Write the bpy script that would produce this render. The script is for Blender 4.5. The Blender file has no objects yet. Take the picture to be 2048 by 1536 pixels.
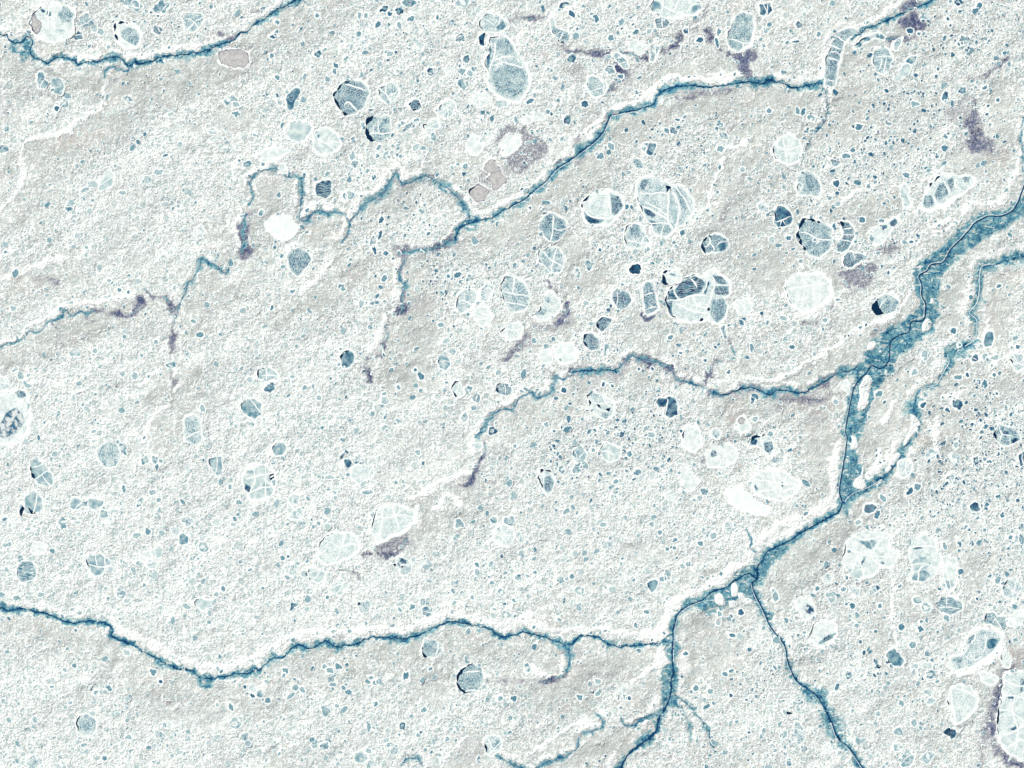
import bpy, math, random
import numpy as np
from mathutils import Vector
from mathutils.geometry import delaunay_2d_cdt

C = bpy.context.scene.collection
PX = 10.0                       # one photograph pixel is about ten metres of tundra
W, H = 2048, 1536

# ------------------------------------------------------------------ camera, sky, sun
cam_d = bpy.data.cameras.new("camera"); cam = bpy.data.objects.new("camera", cam_d); C.objects.link(cam)
ALT = 60000.0
cam.location = (0, 0, ALT)
cam.rotation_euler = (0, 0, 0)
cam_d.sensor_fit = 'HORIZONTAL'; cam_d.sensor_width = 36.0
cam_d.lens = 36.0 * ALT / (W * PX)
cam_d.clip_start = 100.0; cam_d.clip_end = 400000.0
bpy.context.scene.camera = cam

SUN_EL, SUN_AZ = math.radians(36), math.radians(-42)
world = bpy.data.worlds.new("World"); bpy.context.scene.world = world; world.use_nodes = True
wn = world.node_tree.nodes; wl = world.node_tree.links
bg = wn["Background"]; bg.inputs[1].default_value = 0.05
sky = wn.new("ShaderNodeTexSky"); sky.sky_type = 'NISHITA'; sky.sun_disc = False
sky.sun_elevation = SUN_EL; sky.sun_rotation = SUN_AZ
wl.new(sky.outputs[0], bg.inputs[0])
sd = bpy.data.lights.new("sun", 'SUN'); sd.energy = 4.4; sd.angle = math.radians(0.5); sd.color = (1.0, 0.958, 0.870)
sun = bpy.data.objects.new("sun", sd); C.objects.link(sun)
dirv = Vector((math.sin(SUN_AZ) * math.cos(SUN_EL), math.cos(SUN_AZ) * math.cos(SUN_EL), math.sin(SUN_EL)))
sun.rotation_euler = dirv.to_track_quat('Z', 'Y').to_euler()
sun.location = (0, 0, 3000)
vs = bpy.context.scene.view_settings
vs.view_transform = 'Standard'; vs.look = 'None'; vs.gamma = 1; vs.exposure = 0.27; vs.use_curve_mapping = False

# ------------------------------------------------------------------ helpers
def wx(x): return (x - W / 2) * PX
def wy(y): return (H / 2 - y) * PX
def lin(r, g, b):
    f = lambda c: (c / 255 / 12.92) if c <= 10 else ((c / 255 + .055) / 1.055) ** 2.4
    return (f(r), f(g), f(b), 1)

def tag(o, label=None, cat=None, group=None, kind=None):
    if label: o['label'] = label
    if cat: o['category'] = cat
    if group: o['group'] = group
    if kind: o['kind'] = kind
    return o

def mesh_obj(name, verts, faces, mat, parent=None, attr=None, smooth=False):
    me = bpy.data.meshes.new(name)
    me.from_pydata(verts, [], faces)
    if attr is not None:
        a = me.attributes.new('shore', 'FLOAT', 'POINT'); a.data.foreach_set('value', attr)
    me.materials.append(mat)
    if smooth: me.polygons.foreach_set('use_smooth', [True] * len(me.polygons))
    me.update()
    o = bpy.data.objects.new(name, me); C.objects.link(o)
    if parent is not None: o.parent = parent
    return o

class NT:
    def __init__(s, name):
        s.m = bpy.data.materials.new(name); s.m.use_nodes = True
        s.n = s.m.node_tree.nodes; s.l = s.m.node_tree.links
        s.b = s.n["Principled BSDF"]
        s.b.inputs['Roughness'].default_value = .8
        s.b.inputs['Specular IOR Level'].default_value = .12
    def put(s, sock, v):
        if hasattr(v, 'links') or hasattr(v, 'is_linked'): s.l.new(v, sock)
        else: sock.default_value = v
    def coord(s, k=.1):
        t = s.n.new('ShaderNodeTexCoord'); v = s.n.new('ShaderNodeVectorMath'); v.operation = 'SCALE'
        g = s.n.new('ShaderNodeNewGeometry')
        s.l.new(g.outputs['Position'], v.inputs[0]); v.inputs['Scale'].default_value = k
        s.n.remove(t)
        return v.outputs[0]
    def mapping(s, v, rot=0, sc=(1, 1, 1)):
        m = s.n.new('ShaderNodeMapping'); s.l.new(v, m.inputs[0]); m.inputs['Rotation'].default_value = (0, 0, rot); m.inputs['Scale'].default_value = sc
        return m.outputs[0]
    def noise(s, v, scale, detail=2, rough=.5, dist=0.0):
        n = s.n.new('ShaderNodeTexNoise'); n.noise_dimensions = '2D'; s.l.new(v, n.inputs['Vector'])
        n.inputs['Scale'].default_value = scale; n.inputs['Detail'].default_value = detail
        n.inputs['Roughness'].default_value = rough; n.inputs['Distortion'].default_value = dist
        return n.outputs[0]
    def math(s, op, a, b=0.0, c=0.0, clamp=False):
        n = s.n.new('ShaderNodeMath'); n.operation = op; n.use_clamp = clamp
        s.put(n.inputs[0], a); s.put(n.inputs[1], b)
        if op in ('MULTIPLY_ADD',): s.put(n.inputs[2], c)
        return n.outputs[0]
    def step(s, v, lo, hi):
        n = s.n.new('ShaderNodeMapRange'); n.interpolation_type = 'SMOOTHSTEP'
        s.put(n.inputs[0], v); s.put(n.inputs[1], lo); s.put(n.inputs[2], hi)
        return n.outputs[0]
    def mix(s, f, a, b):
        n = s.n.new('ShaderNodeMix'); n.data_type = 'RGBA'
        s.put(n.inputs[0], f); s.put(n.inputs[6], a); s.put(n.inputs[7], b)
        return n.outputs[2]
    def ramp(s, f, stops):
        n = s.n.new('ShaderNodeValToRGB'); e = n.color_ramp.elements
        while len(e) > 1: e.remove(e[0])
        e[0].position = stops[0][0]; e[0].color = stops[0][1]
        for p, c in stops[1:]:
            q = e.new(p); q.color = c
        s.l.new(f, n.inputs[0]); return n.outputs[0]
    def attr(s, name):
        n = s.n.new('ShaderNodeAttribute'); n.attribute_name = name
        return n
    def sep(s, c):
        n = s.n.new('ShaderNodeSeparateColor'); s.l.new(c, n.inputs[0]); return n.outputs
    def bump(s, h, dist, st=.5):
        n = s.n.new('ShaderNodeBump'); n.inputs['Strength'].default_value = st; n.inputs['Distance'].default_value = dist
        s.l.new(h, n.inputs['Height']); s.l.new(n.outputs[0], s.b.inputs['Normal'])
    def out(s, c): s.put(s.b.inputs['Base Color'], c)

SNOW = lin(247, 251, 249)
GREY = lin(191, 196, 192); BEIGE = lin(200, 198, 194)

# ------------------------------------------------------------------ ground material
def ground_mat():
    t = NT('snowy_tundra')
    p = t.coord()
    cov = t.attr('cover'); reg = t.attr('region')
    teal, purp, drift = t.sep(cov.outputs['Color'])[:3]
    white, smooth, warm = t.sep(reg.outputs['Color'])[:3]
    ponds = reg.outputs['Alpha']
    warp = t.n.new('ShaderNodeTexNoise'); warp.noise_dimensions = '2D'; t.l.new(p, warp.inputs['Vector']); warp.inputs['Scale'].default_value = .10; warp.inputs['Detail'].default_value = 2
    vm = t.n.new('ShaderNodeVectorMath'); vm.operation = 'MULTIPLY_ADD'; t.l.new(warp.outputs[1], vm.inputs[0]); vm.inputs[1].default_value = (9, 9, 0); t.l.new(p, vm.inputs[2])
    q = vm.outputs[0]
    n1 = t.noise(q, .17, 3, .62)            # lumps of six pixels
    n2 = t.noise(p, .035, 3, .55)           # broad clumps
    n3 = t.noise(q, .55, 2, .6)             # fine grain
    nr = t.noise(q, .085, 2, .55)
    ridge = t.math('SUBTRACT', 1, t.math('MULTIPLY', t.math('ABSOLUTE', t.math('SUBTRACT', nr, .5)), 11), clamp=True)
    nr2 = t.noise(p, .022, 3, .6, .5)
    ridge2 = t.math('SUBTRACT', 1, t.math('MULTIPLY', t.math('ABSOLUTE', t.math('SUBTRACT', nr2, .5)), 22), clamp=True)
    # bare tundra
    base = t.mix(t.step(n2, .44, .72), GREY, BEIGE)
    base = t.mix(t.math('MULTIPLY', t.step(n3, .35, .7), .5), base, lin(222, 225, 222))
    base = t.mix(t.math('MULTIPLY', warm, t.step(n1, .25, .6)), base, lin(184, 162, 156))
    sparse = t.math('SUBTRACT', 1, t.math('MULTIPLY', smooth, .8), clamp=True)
    micro = t.noise(p, .62, 2, .7)
    base = t.mix(t.math('MULTIPLY', t.math('MULTIPLY', t.step(micro, .52, .66), .55), sparse), base, lin(168, 194, 196))
    # old greenish crust between the drifts on the snowy side
    crust = t.math('MULTIPLY', t.step(white, .35, .75), t.step(t.noise(p, .07, 3, .6), .3, .6))
    base = t.mix(t.math('MULTIPLY', crust, .75), base, lin(213, 222, 220))
    # wind packed snow
    nr3 = t.noise(q, .16, 2, .5)
    ridge3 = t.math('SUBTRACT', 1, t.math('MULTIPLY', t.math('ABSOLUTE', t.math('SUBTRACT', nr3, .5)), 9), clamp=True)
    s = t.math('ADD', t.math('MULTIPLY', n1, .42), t.math('MULTIPLY', n3, .24))
    s = t.math('ADD', s, t.math('MULTIPLY', ridge3, .24))
    s = t.math('ADD', s, t.math('MULTIPLY', ridge, .30))
    s = t.math('ADD', s, t.math('MULTIPLY', ridge2, .14))
    s = t.math('ADD', s, t.math('MULTIPLY', t.math('SUBTRACT', n2, .5), .40))
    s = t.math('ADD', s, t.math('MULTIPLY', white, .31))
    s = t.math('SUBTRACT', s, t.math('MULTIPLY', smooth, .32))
    w = t.math('MULTIPLY', t.step(s, .568, .665), .97)
    base = t.mix(w, base, SNOW)
    base = t.mix(t.math('MULTIPLY', t.step(t.noise(q, .33, 2, .7), .56, .70), t.math('MULTIPLY', sparse, .5)), base, lin(190, 206, 206))
    # frozen polygons with snow caught along their edges
    for k, (sc, lo, seed) in enumerate(((.070, .66, 0), (.135, .60, 31))):
        vv = t.n.new('ShaderNodeVectorMath'); vv.operation = 'ADD'; t.l.new(q, vv.inputs[0]); vv.inputs[1].default_value = (seed, seed * 2, 0)
        cell = t.n.new('ShaderNodeTexVoronoi'); cell.voronoi_dimensions = '2D'; cell.feature = 'F1'; cell.inputs['Scale'].default_value = sc; t.l.new(vv.outputs[0], cell.inputs['Vector'])
        edge = t.n.new('ShaderNodeTexVoronoi'); edge.voronoi_dimensions = '2D'; edge.feature = 'DISTANCE_TO_EDGE'; edge.inputs['Scale'].default_value = sc; t.l.new(vv.outputs[0], edge.inputs['Vector'])
        cr = t.sep(cell.outputs['Color'])
        e = t.math('ADD', edge.outputs['Distance'], t.math('MULTIPLY', t.math('SUBTRACT', n3, .5), .22))
        on = t.step(t.math('ADD', cr[0], t.math('MULTIPLY', t.math('SUBTRACT', white, .5), .25)), lo, lo + .03)
        on = t.math('MULTIPLY', on, sparse)
        pool = t.mix(cr[1], lin(214, 225, 223), lin(172, 196, 199))
        base = t.mix(t.math('MULTIPLY', t.math('MULTIPLY', on, t.step(e, .12, .22)), .8), base, pool)
        base = t.mix(t.math('MULTIPLY', t.math('MULTIPLY', on, t.math('SUBTRACT', 1, t.step(e, .07, .15))), .9), base, SNOW)
    # hollows with ice, each ringed by blown snow
    dens = t.math('MULTIPLY_ADD', ponds, .06, .30)
    dens = t.math('SUBTRACT', dens, t.math('MULTIPLY', smooth, .08))
    nf = t.math('ADD', t.math('MULTIPLY', t.noise(q, .11, 2, .55), .75), t.math('MULTIPLY', n3, .25))
    v = t.math('SUBTRACT', nf, dens)
    halo = t.math('MULTIPLY', t.math('SUBTRACT', 1, t.step(t.math('ABSOLUTE', t.math('SUBTRACT', v, .045)), .012, .05)), sparse)
    base = t.mix(t.math('MULTIPLY', halo, .85), base, SNOW)
    fl = t.math('MULTIPLY', t.math('SUBTRACT', 1, t.step(v, -.03, .03)), sparse)
    fcol = t.mix(t.step(white, .35, .7), lin(120, 160, 168), lin(182, 206, 206))
    base = t.mix(fl, base, fcol)
    # shrub patches
    fine = t.noise(p, .8, 2, .7)
    gr = t.math('SUBTRACT', t.math('ADD', t.math('MULTIPLY', n3, .5), t.math('MULTIPLY', fine, .5)), .5)
    pv = t.math('MULTIPLY_ADD', gr, t.math('MULTIPLY', purp, 3.2), purp)
    pv = t.math('ADD', pv, t.math('MULTIPLY', t.math('SUBTRACT', n1, .5), t.math('MULTIPLY', purp, 1.6)), clamp=True)
    pc = t.ramp(pv, [(0, lin(198, 197, 196)), (.35, lin(164, 166, 174)), (.6, lin(104, 113, 142)), (1, lin(44, 62, 108))])
    base = t.mix(t.step(pv, .08, .42), base, pc)
    # willow and overflow ice along the rivers
    tv = t.math('MULTIPLY_ADD', gr, t.math('MULTIPLY', t.math('SUBTRACT', 1.25, teal), t.math('MULTIPLY', teal, 2.1)), teal)
    tv = t.math('ADD', tv, t.math('MULTIPLY', t.math('SUBTRACT', n1, .5), t.math('MULTIPLY', teal, .9)))
    tv = t.math('ADD', tv, t.math('MULTIPLY', t.math('SUBTRACT', t.noise(p, .05, 3, .65), .5), t.math('MULTIPLY', teal, 2.1)))
    tv = t.math('ADD', tv, t.math('MULTIPLY', t.math('MULTIPLY', t.math('SUBTRACT', ridge, .18), teal), .62), clamp=True)
    bars = t.step(t.noise(t.mapping(p, math.radians(60), (.05, .14, 1)), 1.0, 3, .6, .4), .56, .68)
    tv = t.math('SUBTRACT', tv, t.math('MULTIPLY', bars, t.math('MULTIPLY', t.step(t.math('SUBTRACT', 1, teal), .25, .45), .42)), clamp=True)
    tc = t.ramp(tv, [(0, lin(190, 208, 210)), (.25, lin(146, 186, 192)), (.52, lin(92, 148, 166)), (.78, lin(30, 96, 138)), (1, lin(4, 48, 92))])
    base = t.mix(t.step(tv, .06, .34), base, tc)
    # drifts
    dv = t.math('ADD', drift, t.math('MULTIPLY', t.math('SUBTRACT', n1, .5), .9))
    dv = t.math('ADD', dv, t.math('MULTIPLY', gr, .8))
    base = t.mix(t.math('MULTIPLY', t.step(dv, .26, .5), t.step(drift, .02, .16)), base, SNOW)
    t.out(base)
    t.bump(t.math('MULTIPLY', t.math('ADD', t.math('ADD', s, t.math('MULTIPLY', fine, .18)), t.math('MULTIPLY_ADD', t.noise(q, .05, 2, .5), 1.5, t.math('MULTIPLY', drift, .3))), t.math('SUBTRACT', 1, t.math('MULTIPLY', smooth, .55))), 24.0, .8)
    return t.m

# ------------------------------------------------------------------ ice and snow materials
TONES = [(0, (246, 251, 249)), (1, (222, 234, 231)), (2, (196, 212, 213)), (3, (158, 187, 193)), (4, (98, 144, 161)), (5, (48, 102, 132)), (6, (10, 42, 92)), (7, (3, 20, 48))]
def tone_rgb(t):
    i = min(int(t), 6); f = t - i
    a, b = TONES[i][1], TONES[i + 1][1]
    return tuple(a[k] * (1 - f) + b[k] * f for k in range(3))
_ice = {}
def ice_mat(tone, tex='p'):
    tone = round(max(0, min(7, tone)) * 2) / 2
    key = (tone, tex)
    if key in _ice: return _ice[key]
    words = {'p': 'smooth', 's': 'speckled', 'w': 'streaked', 'b': 'shrubby'}
    t = NT('%s_lake_ice_%02d' % (words[tex], int(tone * 10)))
    p = t.coord()
    shore = t.attr('shore').outputs['Fac']
    n1 = t.noise(p, .09, 3, .6); n3 = t.noise(p, .42, 2, .65, .4)
    c0 = lin(*tone_rgb(max(0, tone - .9))); c1 = lin(*tone_rgb(min(7, tone + .6)))
    base = t.mix(t.step(n1, .3, .68), c0, c1)
    lo = {'p': .66, 's': .47, 'w': .62, 'b': .55}[tex]
    f = t.step(n3, lo, lo + .16)
    pale = lin(*tone_rgb(max(0, tone - 3.0)))
    if tex == 'w':
        m = t.mapping(p, math.radians(-35), (.10, .5, 1)); nw = t.noise(m, 1.0, 2, .5, .5)
        base = t.mix(t.math('MULTIPLY', t.step(nw, .48, .62), .75), base, pale)
    if tex == 'b':
        base = t.mix(t.step(n1, .4, .6), lin(*tone_rgb(tone)), lin(222, 228, 227))
    base = t.mix(t.math('MULTIPLY', f, .9 if tex == 's' else .4), base, pale)
    cl = t.noise(p, .055, 2, .5)
    clump = t.math('MULTIPLY', t.step(cl, .5, .66), t.step(n3, .36, .52))
    base = t.mix(t.math('MULTIPLY', clump, .7 if tex == 's' else .25), base, pale)
    # snow blown in from the shore
    e = t.math('ADD', shore, t.math('MULTIPLY', t.math('SUBTRACT', n3, .5), .7))
    e = t.math('ADD', e, t.math('MULTIPLY', t.math('SUBTRACT', n1, .5), .8))
    base = t.mix(t.math('SUBTRACT', 1, t.step(e, .05, .32)), base, lin(*tone_rgb(max(0, tone - 2.2))))
    t.b.inputs['Roughness'].default_value = .6
    t.out(base)
    _ice[key] = t.m
    return t.m
def brown_mat():
    t = NT('drained_lake_bed'); p = t.coord()
    n1 = t.noise(p, .12, 3, .6); n3 = t.noise(p, .5, 2, .6)
    c = t.mix(t.step(n1, .35, .65), lin(200, 200, 197), lin(172, 171, 174))
    c = t.mix(t.step(n3, .5, .7), c, lin(218, 218, 215))
    e = t.math('ADD', t.attr('shore').outputs['Fac'], t.math('MULTIPLY', t.math('SUBTRACT', n1, .5), 1.0))
    c = t.mix(t.math('SUBTRACT', 1, t.step(e, .0, .35)), c, lin(140, 141, 154))
    t.out(c); return t.m
def snow_mat():
    t = NT('packed_snow'); p = t.coord()
    n3 = t.noise(p, .5, 2, .6)
    t.out(t.mix(t.step(n3, .25, .5), lin(222, 230, 228), SNOW)); return t.m
def navy_mat():
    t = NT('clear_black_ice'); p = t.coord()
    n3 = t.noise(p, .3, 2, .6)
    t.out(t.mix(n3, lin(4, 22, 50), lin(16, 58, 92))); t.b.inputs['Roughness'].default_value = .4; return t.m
MG = ground_mat(); MS = snow_mat(); MN = navy_mat(); MB = brown_mat()

# ------------------------------------------------------------------ the map, in photograph pixels
# rivers: name, half width, darkness, points
RIVERS = [
 ('ai', 4, .6, [(494,428),(490,445),(486,465),(488,485),(486,505)]),
 ('ad', 4.2, .78, [(1147,745),(1171,742),(1197,742),(1214,739),(1231,742)]),
 ('ae', 3.6, .72, [(1264,712),(1291,720),(1324,725),(1341,735),(1347,749),(1357,762),(1384,765),(1407,775),(1424,787)]),
 ('af', 4.8, .8, [(1424,787),(1451,789),(1477,780),(1501,775),(1536,789),(1556,780),(1596,786),(1623,777),(1649,763),(1669,749),(1693,742),(1713,735)]),
 ('ag', 4.2, .74, [(909,477),(889,490),(852,499),(802,503)]),
 ('ah', 3, .6, [(812,522),(800,542),(802,562),(812,575),(802,592),(805,617)]),
 ('a', 4.8, 0.92, [(-30,60),(0,70),(15,70),(20,83),(37,87),(50,80),(55,75),(65,83),(60,100),(65,112),(83,120),(97,126),(113,117),(140,117),(157,127),(177,123),(203,122),(220,115),(243,118),(258,132),(267,128),(300,125),(330,112),(367,110),(407,102),(443,88),(463,82),(477,68),(497,62),(512,48),(532,37),(549,22),(572,12),(589,3),(612,-4),(640,-20)]),
 ('b', 3, 0.6, [(258,132),(255,145),(240,138),(225,137),(213,140),(208,155)]),
 ('c', 4, 0.8, [(1880,-20),(1863,0),(1836,13),(1813,23),(1789,32),(1769,43),(1753,50),(1733,57),(1716,70),(1703,80)]),
 ('d', 6.6, 0.88, [(1643,166),(1623,167),(1603,175),(1576,173),(1556,165),(1536,163),(1524,167),(1497,163),(1471,168),(1424,173),(1374,172),(1344,175),(1321,187),(1307,207),(1284,218),(1237,227),(1221,232),(1204,267),(1184,287),(1167,300),(1141,320),(1114,337),(1091,363),(1067,383),(1051,397),(1024,411),(992,430),(979,437),(945,443),(919,457),(909,477)]),
 ('e', 4.6, 0.66, [(512,345),(555,337),(575,353),(599,357),(605,380),(602,410),(599,437),(619,438),(629,422),(659,425),(685,427),(699,443),(695,467),(685,483)]),
 ('f', 5.6, 0.7, [(699,445),(712,430),(729,410),(765,387),(779,367),(795,347),(805,370),(829,360),(849,350),(872,363),(892,373),(909,387),(922,403),(935,423),(939,440)]),
 ('g', 3, 0.5, [(512,347),(500,362),(507,393),(497,410)]),
 ('h', 3.8, 0.6, [(462,529),(450,545),(433,532),(417,522),(403,519),(397,539),(377,572),(363,599),(357,625),(348,645)]),
 ('i', 2.6, 0.5, [(0,692),(43,679),(57,664),(80,662),(100,645),(117,639),(133,622),(147,632),(160,624),(173,629),(190,620)]),
 ('j', 5, 0.95, [(-30,1222),(0,1217),(20,1221),(43,1216),(67,1222),(100,1229),(123,1241),(153,1244),(197,1242),(217,1251),(228,1262),(223,1271),(237,1279),(267,1291),(293,1307),(327,1324),(353,1336),(383,1341),(400,1354),(427,1357),(467,1349),(500,1346),(512,1337),(519,1339),(542,1319),(565,1314),(585,1297),(599,1289),(615,1296),(635,1291),(652,1281),(672,1292),(712,1289),(742,1274),(779,1276),(812,1276),(845,1267),(879,1252),(909,1244),(945,1251),(979,1259),(999,1272),(1024,1272),(1044,1264),(1067,1269),(1097,1277),(1124,1287),(1147,1287),(1161,1272),(1194,1274),(1224,1291),(1257,1293),(1291,1289),(1336,1282)]),
 ('k', 6, .6, [(1141,1287),(1139,1317),(1132,1341)]),
 ('l', 13, .85, [(1514,1137,10),(1514,1157,11),(1497,1147,9),(1474,1159,6),(1447,1176,6),(1424,1184,6),(1401,1201,6),(1377,1211,6),(1357,1227,6),(1349,1251,6),(1346,1281,6),(1344,1324,7),(1346,1340,9),(1342,1362,16),(1342,1385,15),(1334,1410,5),(1317,1437,4),(1314,1457,4.5),(1297,1477,7),(1267,1497,4.5),(1251,1517,6),(1237,1545,7)]),
 ('m', 3.6, 0.74, [(1318,1436),(1314,1429),(1301,1429),(1287,1442),(1251,1451),(1241,1437)]),
 ('n', 4, 0.62, [(1191,1426),(1206,1441),(1201,1457),(1174,1464),(1159,1477),(1155,1494),(1134,1511),(1104,1522),(1074,1534),(1060,1548)]),
 ('o', 3, 0.6, [(1345,1386),(1374,1407),(1397,1432),(1417,1461),(1422,1487),(1432,1504)]),
 ('p', 3, 0.45, [(1345,1400),(1364,1421),(1377,1444),(1382,1481)]),
 ('q', 5, .7, [(800,1540),(802,1531),(812,1517),(829,1516),(842,1527)]),
 ('r', 4.5, .75, [(992,1512),(1024,1527),(1060,1545)]),
 ('s', 11, .80, [(2080,508,10),(2048,514,9),(2019,519,8),(1989,530,8),(1966,532,6),(1959,549,6),(1959,579,6),(1954,605,6),(1939,625,5.5),(1953,639,6),(1953,659,6.5),(1949,679,6),(1926,694,9),(1909,702,10),(1894,709,5),(1898,725,5),(1886,745,5),(1873,769,3.5),(1849,775,3),(1833,795,4.5),(1827,815,11),(1836,835,8),(1839,850,6),(1836,865,5),(1819,885,6),(1803,902,7),(1803,912,7),(1783,939,9),(1763,959,9),(1736,975,8),(1703,989,10),(1686,1005,10)]),
 ('t', 4.6, 0.7, [(952,872),(969,849),(989,829),(1005,819),(1024,819),(1041,795),(1064,785),(1074,794),(1101,785),(1109,765),(1111,752),(1127,760),(1147,745)]),
 ('u', 4, 0.6, [(1231,742),(1251,722),(1264,712)]),
 ('v', 2.6, 0.5, [(1643,168),(1654,193),(1654,223),(1646,250),(1623,277),(1618,293)]),
 ('x', 2.4, 0.45, [(2060,230),(2046,240),(2043,277),(2046,330),(2044,380)]),
 ('y', 5, 0.85, [(1540,1100,7),(1579,1081,7),(1603,1064,6),(1646,1041,5),(1676,1022,5),(1686,1005,6)]),
 ('z', 7, 0.9, [(1504,1167,6),(1511,1191,6),(1527,1221,6),(1536,1244,5.5),(1546,1261,5.5),(1569,1291,6),(1576,1324,6),(1593,1361,7),(1613,1377,7),(1640,1397,10),(1660,1440,12),(1676,1472,10),(1696,1494,8),(1716,1521,7),(1735,1550,7)]),
 ('aa', 3, 0.55, [(1494,1058),(1500,1072),(1503,1080),(1500,1095),(1510,1108)]),
 ('ab', 3, .5, [(1684,1005),(1692,1020),(1697,1035)]),
 ('ac', 3, 0.55, [(1730,80),(1745,72),(1770,78),(1785,75)]),
]
CHANNELS = [
 (2.6,'d',0,[(2052,360),(2046,377),(2036,403),(2023,423),(1999,433),(1976,433),(1949,447),(1933,467),(1903,497),(1893,515),(1883,527),(1863,529),(1854,542),(1838,552),(1843,569),(1844,592),(1851,609),(1849,635),(1840,642),(1823,644),(1818,664),(1799,670),(1781,685),(1778,719),(1763,737),(1743,732),(1733,745),(1719,759),(1706,782),(1699,819),(1691,859),(1694,879),(1688,922),(1679,979),(1684,1005),(1676,1024),(1646,1041),(1603,1064),(1579,1081),(1536,1102),(1524,1121),(1514,1137),(1514,1157),(1504,1167),(1511,1191),(1527,1221),(1536,1244),(1546,1261),(1569,1291),(1576,1324),(1593,1361),(1613,1377),(1629,1387),(1646,1411),(1663,1444),(1676,1477),(1696,1494),(1716,1521),(1735,1550)]),
 (1.3,'w',2.4,[(2052,360),(2046,377),(2036,403),(2023,423),(1999,433),(1976,433),(1949,447),(1933,467),(1903,497),(1893,515),(1883,527),(1863,529),(1854,542),(1838,552),(1843,569),(1844,592),(1851,609),(1849,635)]),
 (1.0,'w',2.0,[(1706,782),(1699,819),(1691,859),(1694,879),(1688,922),(1679,979),(1684,1005)]),
 (1.2,'w',2.4,[(1504,1167),(1511,1191),(1527,1221),(1536,1244),(1546,1261),(1569,1291),(1576,1324),(1593,1361),(1613,1377)]),
 (1.2,'w',2.2,[(1663,1444),(1676,1477),(1696,1494),(1716,1521),(1735,1550)]),
 (1.8,'w',0,[(1989,528),(1966,532),(1959,549),(1959,579),(1954,605),(1939,625),(1953,639),(1953,659),(1949,679),(1930,692)]),
 (1.8,'w',0,[(1894,709),(1898,725),(1886,745),(1873,769),(1849,775),(1833,795)]),
 (1.6,'w',0,[(1763,959),(1736,975),(1703,989),(1690,1003)]),
 (1.3,'w',-2.6,[(1284,218),(1237,227),(1221,232),(1204,267),(1184,287),(1167,300),(1141,320),(1114,337),(1091,363),(1067,383),(1051,397),(1024,411)]),
 (1.2,'w',-2.2,[(1401,1201),(1377,1211),(1357,1227),(1349,1251),(1346,1281),(1344,1324)]),
]
FLOOD = [
 ('u', [(2060,382),(2032,405),(2010,420),(1960,428),(1935,445),(1905,478),(1880,498),(1850,520),(1832,545),(1833,580),(1840,612),(1815,635),(1780,655),(1755,675),(1738,692),(1722,725),(1712,745),(1703,770),(1696,810),(1690,850),(1686,870),(1690,885),(1682,940),(1674,985),(1682,1003),(1700,995),(1722,975),(1735,960),(1722,930),(1712,905),(1722,875),(1728,850),(1735,830),(1742,800),(1752,778),(1765,768),(1782,740),(1790,712),(1815,700),(1850,672),(1868,650),(1876,620),(1880,575),(1888,545),(1905,522),(1925,510),(1940,495),(1975,476),(2010,456),(2060,412)]),
 ('l', [(1395,1205),(1425,1186),(1460,1172),(1495,1158),(1512,1170),(1514,1192),(1500,1208),(1478,1200),(1450,1210),(1420,1228),(1400,1215)]),
 ('m', [(1680,1008),(1640,1040),(1600,1062),(1560,1085),(1530,1103),(1508,1140),(1510,1165),(1525,1160),(1538,1130),(1558,1120),(1580,1095),(1610,1072),(1650,1045),(1686,1015)]),
 ('p', [(18,84),(36,90),(52,84),(60,92),(58,110),(50,124),(38,112),(28,98)]),
 ('b', [(396,1352),(425,1356),(428,1368),(412,1372),(396,1368)]),
 ('k', [(1323,1345),(1340,1325),(1352,1335),(1355,1380),(1340,1400),(1328,1385)]),
]
ISLANDS = [
 [(1736,750),(1744,759),(1738,789),(1736,809),(1726,820),(1716,815),(1719,795),(1718,775),(1728,757)],
 [(1854,637),(1864,644),(1858,659),(1846,664),(1843,655),(1848,642)],
 [(1703,870),(1713,877),(1716,895),(1709,900),(1701,897),(1704,885)],
 [(1726,930),(1728,955),(1731,975),(1718,979),(1706,972),(1709,959),(1721,949)],
 [(1736,689),(1749,682),(1753,690),(1743,700),(1736,699)],
 [(1759,700),(1764,702),(1762,706),(1758,704)],[(1770,738),(1774,744),(1772,752),(1768,746)],
 [(1463,1170),(1472,1166),(1477,1178),(1473,1193),(1464,1194)],
 [(1430,1190),(1443,1188),(1448,1200),(1450,1209),(1440,1212),(1432,1206)],
 [(1476,1188),(1486,1186),(1492,1196),(1505,1200),(1506,1206),(1492,1208),(1480,1200)],
 [(1458,1204),(1468,1202),(1474,1212),(1468,1218),(1460,1214)],
 [(1822,828),(1830,832),(1840,848),(1836,860),(1824,872),(1812,890),(1806,895),(1810,878),(1820,860),(1822,845)],
 [(1783,918),(1796,905),(1802,908),(1790,925),(1776,945),(1770,944),(1776,930)],
 [(1758,960),(1765,960),(1764,968),(1757,968)],
 [(1863,598),(1870,602),(1869,608),(1862,607)],
]
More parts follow.
